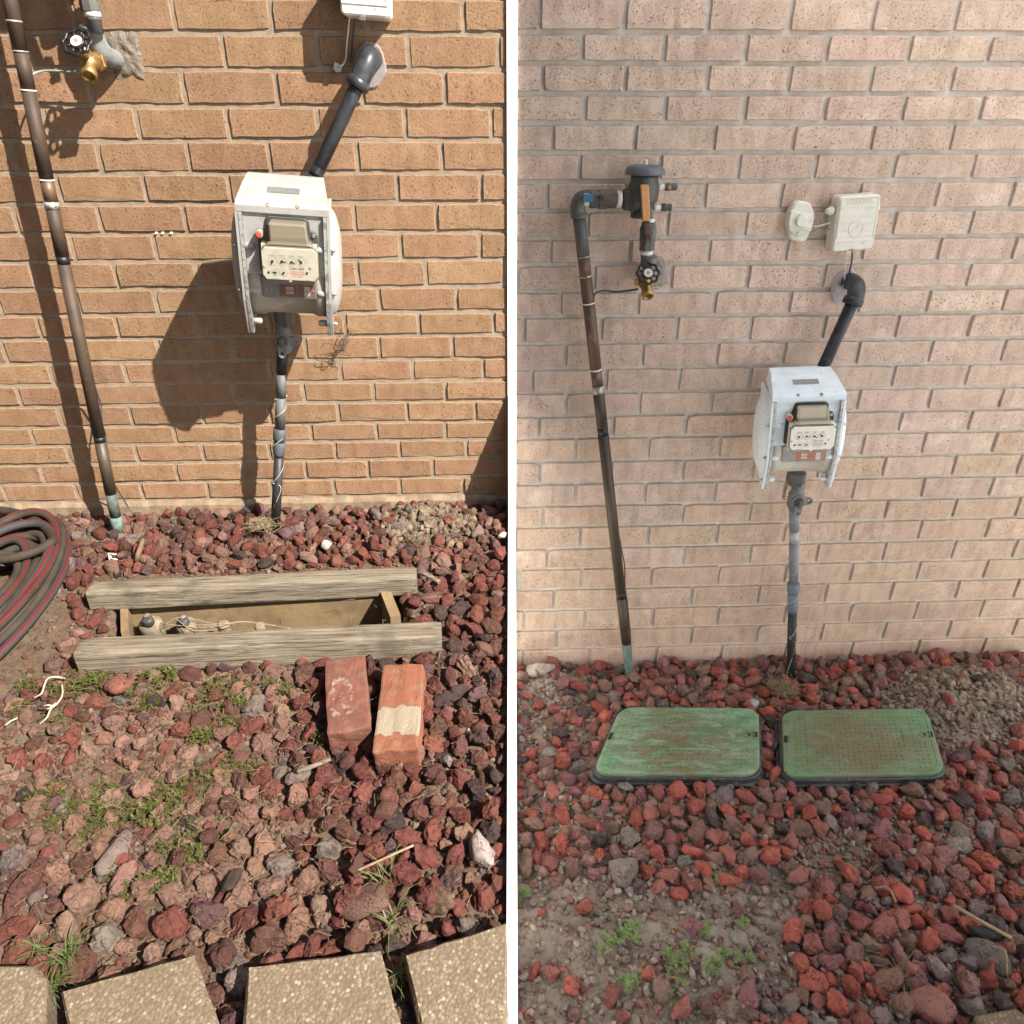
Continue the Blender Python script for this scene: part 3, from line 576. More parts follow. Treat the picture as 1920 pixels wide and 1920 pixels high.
# ------------------------------------------------------------------ gas meters
def zp(x, y): return ((x - 745) * 0.000223, (1555 - y) * 0.000240)     # a front face point of the meter from its front view
def zpoly(*p): return [zp(*q) for q in p]
def gas_meter(label, loc, scale, pitch, yaw, paint, roll=0.0, sun=False):
    look = {'meter_cream': 'meter_cream_dusty', 'dial_cream': 'dial_cream_aged', 'meter_edge': 'meter_edge_worn', 'plate_white': 'plate_white_aged', 'plate_orange': 'plate_red_aged', 'cover_smoke': 'cover_amber', 'plate_grey': 'plate_grey_aged', 'window_pale': 'window_dull'} if sun else {}  # darker copies that offset the direct sun
    t = thing('gas_meter', label, 'gas meter', loc, 'gas meters on the brick walls')
    t.scale = (scale, scale, scale * 1.05); t.rotation_euler = (R(pitch), R(roll), R(yaw))
    P = lambda mb, name, mat, parent=None: mb.build(name, M[look.get(mat, mat)], parent or t)
    CY, CZ, RB = -0.122, 0.118, 0.082
    # barrel with its raised rims, and the flat upper housing
    b = MB(); b.lathe([(-0.09, RB + .006), (-0.064, RB + .006), (-0.062, RB + .003), (-0.057, RB + .003), (-0.055, RB), (0.055, RB), (0.057, RB + .003), (0.062, RB + .003), (0.064, RB + .006), (0.09, RB + .006)], (0, CY, CZ), (1, 0, 0), 40)
    barrel = P(b, 'barrel', 'meter_cream')
    h = MB(); h.sweep_x([(-0.205, 0.150), (-0.207, 0.287), (-0.05, 0.287), (-0.05, 0.135), (-0.12, 0.135)], -0.089, 0.089); P(h, 'housing', paint)
    # hood
    prof = [(-0.213, 0.2865), (-0.213, 0.300), (-0.209, 0.306), (-0.195, 0.3105), (-0.13, 0.326), (-0.122, 0.329), (-0.07, 0.335), (-0.05, 0.333), (-0.045, 0.2865)]
    n = len(prof); vs = []; hw = [0.103, 0.103, 0.102, 0.1005, 0.094, 0.0925, 0.0885, 0.087, 0.092]
    for sg in (-1, 1): vs += [(sg * hw[i], y, z) for i, (y, z) in enumerate(prof)]
    hood = P(MB().add(vs, [tuple(range(n)), tuple(reversed(range(n, 2 * n)))] + [(i, i + n, (i + 1) % n + n, (i + 1) % n) for i in range(n)]), 'hood', paint)
    P(MB().add([(-0.036, -0.165, 0.3188), (0.036, -0.165, 0.3188), (0.036, -0.140, 0.3248), (-0.036, -0.140, 0.3248)], [(0, 1, 2, 3)]), 'hood_plate', 'plate_grey', hood)
    for sx in (-0.032, 0.033):
        P(MB().lathe([(0, 0.0045), (0.002, 0.0045), (0.0025, 0.002), (0.0005, 0.0012)], (sx, -0.2095, 0.3025), (0, -0.8, 0.6), 10), 'hood_screw', 'rust', hood)
    for sx in (-0.075, 0.078): P(MB().ball((sx, -0.205, 0.302), 0.004, 0.003, 0.007, 10, 6), 'rivet', paint, hood)
    # bolted flanges at either side, each a pair of plates
    for sg in (-1, 1):
        prof = [(-0.218, 0.285), (-0.221, 0.16), (-0.216, 0.09), (-0.200, 0.035), (-0.186, 0.0), (-0.165, -0.002), (-0.10, 0.02), (-0.05, 0.05), (-0.04, 0.285)]
        f = MB(); f.sweep_x(prof, sg * 0.0895, sg * 0.0965); fl = P(f, 'flange', 'meter_edge')
        f = MB(); f.sweep_x([(y + .002 if y > -0.1 else y + 0.0015, z) for y, z in prof], sg * 0.0972, sg * 0.1040); P(f, 'flange_plate', paint, fl)
        # side cover: a domed diaphragm case
        vs = []; fs = []; nu, nv = 28, 7
        for j in range(nv + 1):
            a = j / nv
            for i in range(nu):
                th = 2 * math.pi * i / nu; c, s_ = math.cos(th), math.sin(th)
                rad = 1 - 0.72 * a ** 1.6
                vs.append((sg * (0.103 + 0.025 * math.sin(a * math.pi / 2)), CY - 0.005 + 0.082 * rad * abs(c) ** 0.8 * (1 if c > 0 else -1), 0.155 + (0.128 if s_ > 0 else 0.118) * rad * abs(s_) ** 0.9 * (1 if s_ > 0 else -1)))
        for j in range(nv):
            for i in range(nu): fs.append((j * nu + i, j * nu + (i + 1) % nu, (j + 1) * nu + (i + 1) % nu, (j + 1) * nu + i))
        fs.append(tuple(nv * nu + i for i in range(nu)))
        P(MB().add(vs, fs, True), 'side_cover', paint)
        for zz, yy in ((0.212, -0.207), (0.112, -0.207), (0.030, -0.182)):
            bo = MB(); bo.lathe([(0, 0.0075), (0.020, 0.0075), (0.023, 0.004)], (sg * 0.091, yy, zz), (-sg, 0, 0), 12)
            q = P(bo, 'bolt', paint); P(MB().lathe([(0, 0.004), (0.009, 0.004), (0.011, 0.002)], (sg * 0.104, yy, zz), (sg, 0, 0), 10), 'bolt_tip', 'meter_edge', q)
    # index: gasket, yellowed cover, dial plate
    ix = P(MB().prism(zpoly((575, 402), (605, 386), (955, 386), (995, 408), (1012, 495), (1060, 512), (1083, 545), (1085, 880), (1040, 905), (500, 905), (482, 880), (480, 545), (500, 515), (550, 508)), -0.2135, -0.204, 0.002), 'index', 'gasket')
    P(MB().prism(zpoly((520, 610), (1076, 610), (1076, 925), (520, 925)), -0.2385, -0.2135), 'index_case', 'dial_cream', ix)
    P(MB().prism(zpoly((603, 425), (625, 410), (955, 410), (978, 425), (996, 575), (1040, 612), (560, 612), (606, 575)), -0.246, -0.2135, 0.004), 'window_cover', 'cover_smoke', ix)
    P(MB().prism(zpoly((515, 650), (548, 614), (1052, 614), (1088, 652), (1090, 880), (1052, 935), (548, 935), (512, 885)), -0.2475, -0.2385, 0.002), 'dial_cover', 'cover_smoke', ix)
    P(MB().prism(zpoly((612, 425), (970, 425), (985, 572), (615, 572)), -0.2150, -0.2138), 'window_back', 'window_pale', ix)
    P(MB().prism(zpoly((625, 600), (640, 588), (700, 576), (900, 576), (975, 588), (990, 600)), -0.2160, -0.2138), 'counter_slot', 'ink', ix)
    for x in (722, 862): P(MB().prism(zpoly((x - 3, 604), (x + 3, 604), (x + 3, 572), (x - 3, 572)), -0.2168, -0.2161), 'slot_divider', 'plate_grey', ix)
    P(MB().prism(zpoly((660, 430), (925, 430), (925, 448), (660, 448)), -0.2152, -0.2138), 'cover_label', 'plate_white', ix)
    plate = P(MB().prism(zpoly((522, 662), (558, 622), (1042, 622), (1078, 664), (1078, 868), (1040, 912), (560, 912), (524, 870)), -0.2515, -0.2478, 0.0008), 'dial_plate', 'dial_cream')
    DF = -0.2518
    dials = [(628, 742, 46, 205), (722, 740, 46, 100), (818, 740, 46, 115), (915, 738, 46, 315), (652, 845, 39, 275), (735, 842, 39, 230)]
    for x, y, r, ang in dials:
        cx, cz = zp(x, y); rr = r * 0.000226; vs = []; fs = []; nseg = 28
        for i in range(nseg):
            a = 2 * math.pi * i / nseg
            for q in (rr, rr * 0.955): vs.append((cx + q * math.cos(a), DF, cz + q * math.sin(a)))
        fs = [(2 * i, 2 * i + 1, (2 * i + 3) % (2 * nseg), (2 * i + 2) % (2 * nseg)) for i in range(nseg)]
        for i in range(10):
            a = 2 * math.pi * i / 10; d = Vector((math.cos(a), 0, math.sin(a))); e = Vector((-math.sin(a), 0, math.cos(a))) * rr * 0.045; c = Vector((cx, DF, cz)); o = len(vs)
            vs += [c + d * rr * 0.66 - e, c + d * rr * 0.86 - e, c + d * rr * 0.86 + e, c + d * rr * 0.66 + e]; fs.append((o, o + 1, o + 2, o + 3))
        di = P(MB().add(vs, fs), 'dial', 'ink_grey', plate)
        a = R(90 - ang); d = Vector((math.cos(a), 0, math.sin(a))); e = Vector((-math.sin(a), 0, math.cos(a))); c = Vector((cx, DF - 0.0008, cz))
        hd = MB().add([c + d * rr * 0.9 + e * rr * .04, c + d * rr * 0.9 - e * rr * .04, c - d * rr * 0.1 - e * rr * 0.2, c - d * rr * 0.1 + e * rr * 0.2], [(0, 1, 2, 3)]); hd.lathe([(0, rr * 0.30), (0.0012, rr * 0.26)], c, (0, -1, 0), 14)
        P(hd, 'dial_hand', 'ink', plate)
    for x, wd in ((628, 70), (722, 66), (818, 60), (915, 54)): P(MB().prism(zpoly((x - wd / 2, 690), (x + wd / 2, 690), (x + wd / 2, 684), (x - wd / 2, 684)), DF, DF + 0.0004), 'dial_caption', 'ink_grey', plate)
    for x, wd in ((650, 90), (975, 40)): P(MB().prism(zpoly((x - wd / 2, 904), (x + wd / 2, 904), (x + wd / 2, 900), (x - wd / 2, 900)), DF, DF + 0.0004), 'maker_line', 'ink_grey', plate)
    for txt, y, sz, mt, sx in (('CUBIC FEET', 803, 0.0066, 'ink', 1.0), ('TEMPERATURE', 832, 0.0046, 'ink_red', 1.05), ('COMPENSATED', 852, 0.0046, 'ink_red', 1.05), ('60°F  BASE', 873, 0.0046, 'ink_red', 1.05)):
        x, z = zp(866, y); text_mesh(txt, sz, M[mt], 'lettering', plate, (x, DF - 0.0001, z), sx=sx)
    for x, y in ((540, 798), (582, 848), (968, 838), (1003, 790)): P(MB().lathe([(0, 0.0030), (0.0012, 0.0026)], (*[zp(x, y)[0], DF + 0.0004, zp(x, y)[1]],), (0, -1, 0), 12), 'dial_screw', 'screw' if y < 800 else 'ink', plate)
    x, z = zp(798, 914); P(MB().lathe([(0, 0.0044), (0.0016, 0.004)], (x, -0.2490, z), (0, -1, 0), 14), 'seal_stud', 'dial_cream', plate)
    # red sealing plug and the metal name plate
    x, z = zp(505, 540); pl = P(MB().lathe([(0, 0.0092), (0.026, 0.0088), (0.027, 0.0078)], (x, -0.208, z), (0, -1, 0.1), 18), 'seal_collar', 'meter_cream')
    P(MB().lathe([(0, 0.0068), (0.003, 0.0066), (0.0034, 0.004), (0.0026, 0.001)], (x, -0.2345, z + 0.0025), (0, -1, 0.1), 16), 'seal_plug', 'red_plug', pl)
    x, z = zp(1045, 535); P(MB().lathe([(0, 0.0045), (0.004, 0.004)], (x, -0.2135, z), (0, -1, 0), 12), 'index_screw', 'screw')
    np_ = P(MB().prism(zpoly((487, 935), (1052, 935), (1052, 1130), (1038, 1143), (500, 1143), (487, 1130)), -0.2105, -0.2040, 0.001), 'name_plate', 'plate_grey')
    PF = -0.2108
    rect = lambda x0, y0, x1, y1, nm, mt, d=0.0: P(MB().prism(zpoly((x0, y1), (x1, y1), (x1, y0), (x0, y0)), PF - 0.0003 - d, PF + 0.0002), nm, mt, np_)
    rect(658, 1010, 838, 1128, 'printed_panel', 'plate_orange'); rect(846, 1010, 1036, 1128, 'printed_panel', 'plate_orange')
    rect(540, 960, 1000, 984, 'printed_panel', 'plate_white'); rect(615, 1022, 650, 1034, 'printed_panel', 'plate_orange')
    rect(730, 1032, 806, 1064, 'blank_box', 'plate_white', .0004); rect(730, 1074, 806, 1102, 'blank_box', 'plate_white', .0004); rect(918, 1024, 980, 1066, 'blank_box', 'plate_white', .0004); rect(918, 1070, 980, 1118, 'blank_box', 'plate_white', .0004)
    for txt, x, y in (('175', 768, 1050), ('5', 768, 1089)):
        q = zp(x, y); text_mesh(txt, 0.0062, M['ink_red'], 'lettering', np_, (q[0], PF - 0.0012, q[1]))
    for x, y in ((522, 1070), (1014, 1066)): P(MB().lathe([(0, 0.0028), (0.0014, 0.002)], (zp(x, y)[0], PF, zp(x, y)[1]), (0, -1, 0), 10), 'plate_screw', 'screw', np_)
    # raised maker's marks on the housing, a few worn strokes
    for x0, y0, y1, k in ((478, 418, 418, 6), (1000, 428, 398, 9)):
        mk = MB()
        for i in range(k):
            x, z = zp(x0 + i * 13, y0 + (y1 - y0) * i / k); dx = rnd.uniform(-.0006, .0006); mk.tube([(x, -0.2065, z - 0.0018), (x + dx, -0.2067, z + 0.0018)], 0.0004, 5)
            if i % 2: mk.tube([(x, -0.2066, z + 0.0014), (x + 0.0022, -0.2066, z + 0.0014)], 0.0004, 5)
        P(mk, 'cast_mark', 'ink_grey')
    return t
def on_wall(px, py, d): p = W(px, py, d); return Vector((p.x, p.y, p.z))
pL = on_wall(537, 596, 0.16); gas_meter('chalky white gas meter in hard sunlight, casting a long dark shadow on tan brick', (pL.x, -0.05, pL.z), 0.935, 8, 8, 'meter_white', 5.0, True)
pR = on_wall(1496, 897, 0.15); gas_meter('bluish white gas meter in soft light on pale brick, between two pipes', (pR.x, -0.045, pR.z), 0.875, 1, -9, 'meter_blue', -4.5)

# ------------------------------------------------------------------ pipes at the meters
def meter_pipe(label, el, collar, end, d0, d1, r):
    """elbow out of the wall and a black pipe slanting down to the back of the meter"""
    a = W(*el, d0); c = W(*collar, d0 + 0.01); e = W(*end, d1)
    k = Kit(thing('gas_pipe', label, 'gas pipe', (a.x, 0, a.z), 'black gas pipes above the meters'))
    ax = (e - c).normalized(); up = a - Vector((0, 0, 0))
    pts = [Vector((a.x + 0.004, 0.01, a.z + 0.004)), Vector((a.x + 0.003, -d0 * 0.45, a.z + 0.006)), Vector((a.x, -d0 * 0.9, a.z)), c - ax * r * 0.9, c]
    k.part(MB().tube(smooth_path(pts, 5), r * 1.38, 18), 'elbow', 'black_iron')
    cl = MB(); cl.lathe([(-r * 0.7, r * 1.40), (-r * 0.6, r * 1.62), (r * 0.45, r * 1.62), (r * 0.55, r * 1.35)], c, ax, 22); k.part(cl, 'collar', 'black_iron')
    pp = MB(); pp.tube([c, c + ax * 0.02, e], r, 20); pipe = k.part(pp, 'pipe', 'black_iron')
    th = MB()
    for i in range(5): th.lathe([(0, r), (0.001, r * 1.05), (0.002, r)], c + ax * (0.016 + i * 0.003), ax, 18); th.lathe([(0, r), (0.001, r * 1.05), (0.002, r)], e - ax * (0.018 + i * 0.003), ax, 18)
    k.part(th, 'pipe_thread', 'black_iron', pipe)
    u = MB(); u.lathe([(-0.008, r * 1.30), (0.0, r * 1.38), (0.03, r * 1.38)], e, ax, 18); k.part(u, 'lower_collar', 'black_iron')
    pat = []; n = 22
    for i in range(n):
        t = 2 * math.pi * i / n; q = 1 + 0.16 * noise.noise(Vector((math.cos(t) * 2, math.sin(t) * 2, a.x * 3))); pat.append((a.x - 0.004 + 0.036 * q * math.cos(t), a.z - 0.008 + (0.046 * q) * math.sin(t)))
    k.part(MB().prism(pat, -0.006, 0.012, 0.003), 'putty_patch', 'putty' if a.x > 0 else 'putty_dull')
    return k
meter_pipe('black elbow and pipe slanting down to the top of the sunlit white meter', (690, 112), (671, 158), (587, 338), 0.07, 0.11, 0.0160)
meter_pipe('black elbow and pipe slanting down to the top of the bluish white meter', (1608, 540), (1599, 566), (1539, 698), 0.065, 0.10, 0.0160)

def riser(label, top, valve, segs, d, r, ring, side):
    """union under the meter, valve with its lug and tang, then the jointed riser into the rocks"""
    v = W(*valve, d); t0 = W(*top, d)
    base = W(*segs[-1][0], d)
    k = Kit(thing('gas_riser', label, 'gas riser', (base.x, base.y, base.z), 'gas risers under the meters'))
    sc = r / 0.0138
    k.part(MB().lathe([(0.02, 0.026 * sc), (-0.004 * sc, 0.026 * sc), (-0.016 * sc, 0.022 * sc), (-0.022 * sc, 0.016 * sc)], t0, (0, 0, 1), 8, False), 'union_nut', 'pvc_dark')
    b = MB(); b.lathe([(t0.z - v.z - 0.012, 0.017 * sc), (0.022 * sc, 0.018 * sc), (0.018 * sc, 0.022 * sc), (-0.022 * sc, 0.022 * sc), (-0.030 * sc, 0.016 * sc), (-0.036 * sc, 0.0145 * sc)], v, (0, 0, 1), 16)
    body = k.part(b, 'valve_body', 'valve_grey')
    f = MB(); f.lathe([(0, 0.021 * sc), (0.006, 0.021 * sc), (0.007, 0.0165 * sc)], v + Vector((0, -0.017 * sc, 0)), (0, -1, 0), 20); k.part(f, 'stem_ring', 'valve_grey', body)
    f = MB(); f.lathe([(0, 0.0150 * sc), (0.005, 0.0140 * sc)], v + Vector((0, -0.0235 * sc, 0)), (0, -1, 0), 18); f.box((v.x - .0048 * sc, v.y - .040 * sc, v.z - .012 * sc), (v.x + .0048 * sc, v.y - .024 * sc, v.z + .012 * sc), .001); k.part(f, 'valve_stem', 'pvc_dark', body)
    # lug with a hole, at the right
    lug = MB(); c = v + Vector((0.034 * sc, -0.012 * sc, -0.002)); n = 18; vs = []
    for yy in (-0.004, 0.004):
        for q in (0.0105 * sc, 0.0052 * sc):
            for i in range(n):
                a = 2 * math.pi * i / n; vs.append(c + Vector((q * math.cos(a) - (0.010 * sc if math.cos(a) < -0.3 and q > .006 * sc else 0), yy, q * math.sin(a) * (1.4 if math.cos(a) < -0.3 and q > .006 * sc else 1))))
    fs = []
    for i in range(n):
        j = (i + 1) % n; fs += [(i, j, n + j, n + i), (2 * n + j, 2 * n + i, 3 * n + i, 3 * n + j), (i, 2 * n + i, 2 * n + j, j), (n + j, 3 * n + j, 3 * n + i, n + i)]
    lug.add(vs, fs); k.part(lug, 'locking_lug', 'valve_grey', body)
    tg = MB(); c = v + Vector((-0.002, -0.030 * sc, -0.030 * sc)); vs = []
    for yy in (-0.003, 0.003):
        for q in (0.012 * sc, 0.0048 * sc):
            for i in range(n):
                a = 2 * math.pi * i / n; vs.append(c + Vector((q * math.cos(a) * 0.9, yy, q * math.sin(a) + (0.014 * sc if math.sin(a) > 0.3 and q > .006 * sc else 0))))
    tg.add(vs, fs); k.part(tg, 'locking_tang', 'valve_grey', body)
    prev = W(*segs[0][0], d)
    for (p, mat, rr) in segs[1:]:
        q = W(*p, d); m = MB()
        if rr > 1.1: m.lathe([(0, r), (0.002, r * rr), ((q - prev).length * 0.75, r * rr), ((q - prev).length, r * 1.02)], prev, q - prev, 20)
        else: m.tube([prev, q], r * rr, 18)
        k.part(m, 'riser_section', mat); prev = q
    low = prev + Vector((0, 0, -0.12)); k.part(MB().tube([prev, low], r * 0.98, 16), 'riser_section', segs[-1][1])
    # string wound round the riser
    st = []; (ya, yb, turns, tail) = ring
    for i in range(60):
        f = i / 59; y = ya + (yb - ya) * (f if f < .25 else .25 + (f - .25)); px = segs[0][0][0] + (segs[-1][0][0] - segs[0][0][0]) * (y - segs[0][0][1]) / (segs[-1][0][1] - segs[0][0][1])
        p = W(px, y, d); th = 2 * math.pi * turns * f ** 0.62; st.append(p + Vector((math.cos(th), -math.sin(th), 0)) * r * (1.12 + 0.22 * max(0, math.sin(th * 0.5 + 1))))
    for px, y in tail: st.append(W(px, y, d + r * 0.9))
    st = st[::2]
    s = MB().tube(smooth_path(st, 4), 0.0012 * sc, 6); o = tag(s.build('tracer_string', M['string'], None, st[-1]), 'cream string wound round the riser under the ' + side + ' meter', 'string', 'strings wound on the risers')
    return k
riser('grey and black riser with a shut-off valve under the sunlit white meter', (533, 596), (533, 636), [((530, 655), None, 1), ((528, 700), 'riser_black', 1.06), ((527, 745), 'riser_dull', 0.98), ((525, 803), 'riser_dull', 1.02), ((524, 828), 'riser_slate', 1.32), ((523, 856), 'riser_slate', 1.2), ((516, 990), 'riser_black', 1.0)], 0.105, 0.0132,
      (742, 905, 3.4, [(527, 915), (520, 938), (513, 952), (511, 978)]), 'white')
riser('grey and black riser with a shut-off valve under the bluish white meter', (1492, 897), (1492, 935), [((1489, 955), None, 1), ((1489, 995), 'riser_grey', 1.02), ((1488.5, 1015), 'riser_light', 1.0), ((1488, 1093), 'riser_grey', 1.0), ((1487, 1112), 'riser_blue', 1.32), ((1486, 1147), 'riser_blue', 1.15), ((1482, 1292), 'riser_black', 1.0)], 0.085, 0.0142,
      (1040, 1195, 3.4, [(1492, 1210), (1484, 1235), (1475, 1262), (1466, 1272)]), 'bluish')

# ------------------------------------------------------------------ water line: copper riser, valves, vacuum breaker, hose bib
def riser_pipe(label, pts, r, d, extra):
    k = Kit(thing('water_pipe', label, 'water pipe', W(*pts[-1][0], d), 'copper water pipes'))
    prev = W(*pts[0][0], pts[0][2] if len(pts[0]) > 2 else d)
    for i, (p, mat) in enumerate(pts[1:]):
        q = W(*p, d); k.part(MB().tube([prev, q], r * (1.0 if i % 2 else 1.04), 18), 'pipe_section', mat); prev = q
    for (a, b, mat, nm, rr) in extra:
        a_, b_ = W(*a, d), W(*b, d); k.part(MB().tube([a_, b_], r * rr, 18), nm, mat)
    return k
def cable(name, label, pts, r, mat, group=None, cat='cable'):
    q = [W(px, py, d) for px, py, d in pts]; return tag(MB().tube(smooth_path(q, 6), r, 7).build(name, M[mat], None, q[0]), label, cat, group)
DP = 0.062
def pl(t, a=(1085, 400), b=(1183, 1285)): return (a[0] + (b[0] - a[0]) * t, a[1] + (b[1] - a[1]) * t)
def at_y(y): return pl((y - 400) / 885)
rp = riser_pipe('tall brown copper water pipe rising to a grey elbow on the pale wall', [(at_y(404), None), (at_y(482), 'pvc_dark'), (at_y(519), 'copper'), (at_y(693), 'copper'), (at_y(724), 'copper'), (at_y(800), 'copper_dark'), (at_y(815), 'tape'), (at_y(1110), 'copper_dark'), (at_y(1120), 'tape'), (at_y(1205), 'copper_dark'), (at_y(1295), 'verdigris')], 0.0152, DP,
    [(at_y(723), at_y(737), 'solder', 'solder_joint', 1.09), (at_y(516), at_y(519.5), 'solder', 'solder_joint', 1.08), (at_y(480), at_y(482.5), 'solder', 'solder_joint', 1.08), (at_y(567), at_y(569.5), 'white_fitting', 'cable_tie', 1.10), (at_y(691), at_y(694), 'white_fitting', 'cable_tie', 1.10)])
e0 = W(*at_y(406), DP); e1 = W(1112, 371, DP)
rp.part(MB().tube(smooth_path([e0, W(1083, 390, DP), W(1088, 375, DP), W(1100, 371, DP), e1], 5), 0.0185, 18), 'elbow', 'pvc_dark')
rp.part(MB().lathe([(0, 0.0185), (0.003, 0.0205), (0.012, 0.0205), (0.013, 0.018)], e0 + Vector((0, 0, -0.004)), (0, 0, 1), 18), 'elbow_rim', 'pvc_dark')
cable('pipe_cable', 'dark cable running down beside the brown copper pipe on the pale wall', [(1162, 1010, .05), (1166, 1035, .045), (1171, 1060, .04), (1172, 1100, .05), (1176, 1130, .04), (1181, 1180, .045), (1184, 1225, .05), (1187, 1262, .06), (1190, 1280, .07)], 0.0021, 'wire_dark', 'cables down the copper pipes')
def tap(label, k_px, scale, d, group):
    """hose bib: pipe stub out of a rough mortar patch, brass body with spout, black handwheel. k_px maps photo offsets"""
    X = lambda dx, dz: k_px(dx, dz)
    c = W(*X(0, 0), d); u = scale
    k = Kit(thing('hose_tap', label, 'garden tap', (c.x, -0.0, c.z), group))
    k.part(MB().tube(smooth_path([c + Vector((0.010 * u, d * 0.25 - 0.004, 0.038 * u)), c + Vector((0.012 * u, d * 0.3, 0.01 * u)), c + Vector((0.018 * u, d * 0.5, -0.012 * u)), Vector((c.x + 0.024 * u, 0.01, c.z - 0.020 * u))], 5), 0.0185 * u, 16), 'tee', 'valve_grey')
    b = MB(); b.tube(smooth_path([c + Vector((0.010 * u, d * 0.35, -0.020 * u)), c + Vector((0.004 * u, 0, -0.024 * u)), c + Vector((0.001 * u, -0.014 * u, -0.032 * u)), c + Vector((0.003 * u, -0.030 * u, -0.050 * u))], 5), [0.015 * u] * 5 + [0.0165 * u] * 5 + [0.0135 * u] * 5 + [0.0135 * u], 16)
    b.lathe([(0, 0.012 * u), (0.016 * u, 0.011 * u), (0.018 * u, 0.007 * u), (0.032 * u, 0.0065 * u)], c + Vector((0.001 * u, -0.008 * u, -0.022 * u)), (-0.05, -0.62, 0.78), 14)
    br = k.part(b, 'brass_body', 'brass')
    b = MB(); b.prism([(c.x - 0.024 * u, c.z - 0.030 * u), (c.x - 0.026 * u, c.z - 0.018 * u), (c.x + 0.022 * u, c.z - 0.012 * u), (c.x + 0.025 * u, c.z - 0.034 * u), (c.x + 0.014 * u, c.z - 0.042 * u)], -d + 0.004, -d + 0.012, 0.002); k.part(b, 'brass_flange', 'brass', br)
    sp = c + Vector((0.003 * u, -0.030 * u, -0.050 * u)); ax = Vector((0.06, -0.78, -0.62)).normalized()
    k.part(MB().lathe([(-0.010 * u, 0.0150 * u), (0.004 * u, 0.0155 * u), (0.005 * u, 0.0105 * u), (-0.006 * u, 0.0095 * u)], sp, ax, 18, caps=False), 'spout', 'brass', br)
    k.part(MB().lathe([(-0.007 * u, 0.0098 * u), (-0.006 * u, 0.0098 * u)], sp, ax, 16), 'spout_mouth', 'hole', br)
    hc = c + Vector((-0.002 * u, -0.036 * u, 0.006 * u)); ax = Vector((-0.05, -0.80, 0.58)).normalized(); ref = ax.cross(Vector((1, 0, 0))).normalized(); rf2 = ax.cross(ref)
    ring = []; n = 48
    for i in range(n + 1):
        a = 2 * math.pi * i / n; rr = 0.0265 * u * (1 + 0.075 * math.cos(8 * a)); ring.append(hc + (ref * math.cos(a) + rf2 * math.sin(a)) * rr)
    hw = MB().tube(ring, 0.0034 * u, 8, False)
    for i in range(8):
        a = 2 * math.pi * (i + 0.5) / 8; dv = ref * math.cos(a) + rf2 * math.sin(a); hw.tube([hc + dv * 0.012 * u, hc + dv * 0.025 * u], 0.0026 * u, 6)
    whl = k.part(hw, 'handwheel', 'handwheel')
    k.part(MB().lathe([(-0.004 * u, 0.0145 * u), (0.002 * u, 0.0145 * u), (0.003 * u, 0.012 * u)], hc, ax, 20), 'wheel_hub', 'handwheel', whl)
    k.part(MB().lathe([(0, 0.0115 * u), (0.0012 * u, 0.011 * u)], hc + ax * 0.003 * u, ax, 18), 'wheel_disc', 'plate_white', whl)
    k.part(MB().lathe([(0, 0.0045 * u), (0.001 * u, 0.004 * u)], hc + ax * 0.0042 * u, ax, 12), 'wheel_emblem', 'plate_orange', whl)
    # rough mortar patch round the stub
    pat = []; n = 26; cx, cz = c.x + 0.045 * u, c.z - 0.010 * u
    for i in range(n):
        t = 2 * math.pi * i / n; q = 1 + 0.22 * noise.noise(Vector((math.cos(t) * 2.2, math.sin(t) * 2.2, c.x * 5))); pat.append((cx + 0.037 * u * q * max(-1, min(1, 1.3 * math.cos(t))), cz + 0.048 * u * q * max(-1, min(1, 1.25 * math.sin(t)))))
    pat = [tuple(Vector(pat[i // 3]).lerp(Vector(pat[(i // 3 + 1) % n]), (i % 3) / 3) + Vector((noise.noise(Vector((i * .9, c.x, 0))), noise.noise(Vector((i * .9, c.x, 5))))) * 0.003) for i in range(3 * n)]; n = len(pat)
    m = 14; vs = []; fs = []
    for j in range(m):
        f_ = 1 - j / m
        for (x, z) in pat:
            X_, Z_ = cx + (x - cx) * f_, cz + (z - cz) * f_; vs.append((X_, 0.008 - 0.013 * (1 - f_ ** 5) - (0.0035 * noise.noise(Vector((X_ * 70, 0, Z_ * 70))) + 0.0012 * noise.noise(Vector((X_ * 160, 3, Z_ * 160))) if j else 0), Z_))
    for j in range(m - 1):
        for i in range(n): fs.append((j * n + i, j * n + (i + 1) % n, (j + 1) * n + (i + 1) % n, (j + 1) * n + i))
    fs.append(tuple((m - 1) * n + i for i in range(n))); k.part(MB().add(vs, fs), 'mortar_patch', 'rough_mortar' if c.x > 0 else 'rough_mortar_dull')
    return k
G_TAP = 'garden taps on the brick walls'
tp = tap('brass garden tap with black handwheel under the grey vacuum breaker', lambda dx, dz: (1211 + dx, 512 + dz), 0.98, 0.075, G_TAP)
tl = tap('brass garden tap with black handwheel casting a shadow, at the top left', lambda dx, dz: (164 + dx, 88 + dz), 1.08, 0.075, G_TAP)
cable('tap_wire', 'dark wire curving from the brown copper pipe to the brass tap below the vacuum breaker', [(1113, 560, .062), (1115, 552, .06), (1122, 547, .05), (1135, 545, .045), (1155, 547, .045), (1178, 545, .05), (1196, 542, .07)], 0.0026, 'wire_dark', 'wires from copper pipe to tap')
cable('tap_wire', 'grey wire curving from the sunlit copper pipe to the tap at the top left', [(53, 160, .075), (56, 148, .07), (64, 138, .055), (82, 133, .045), (105, 133, .045), (130, 135, .05), (152, 134, .07)], 0.0026, 'wire_grey', 'wires from copper pipe to tap')
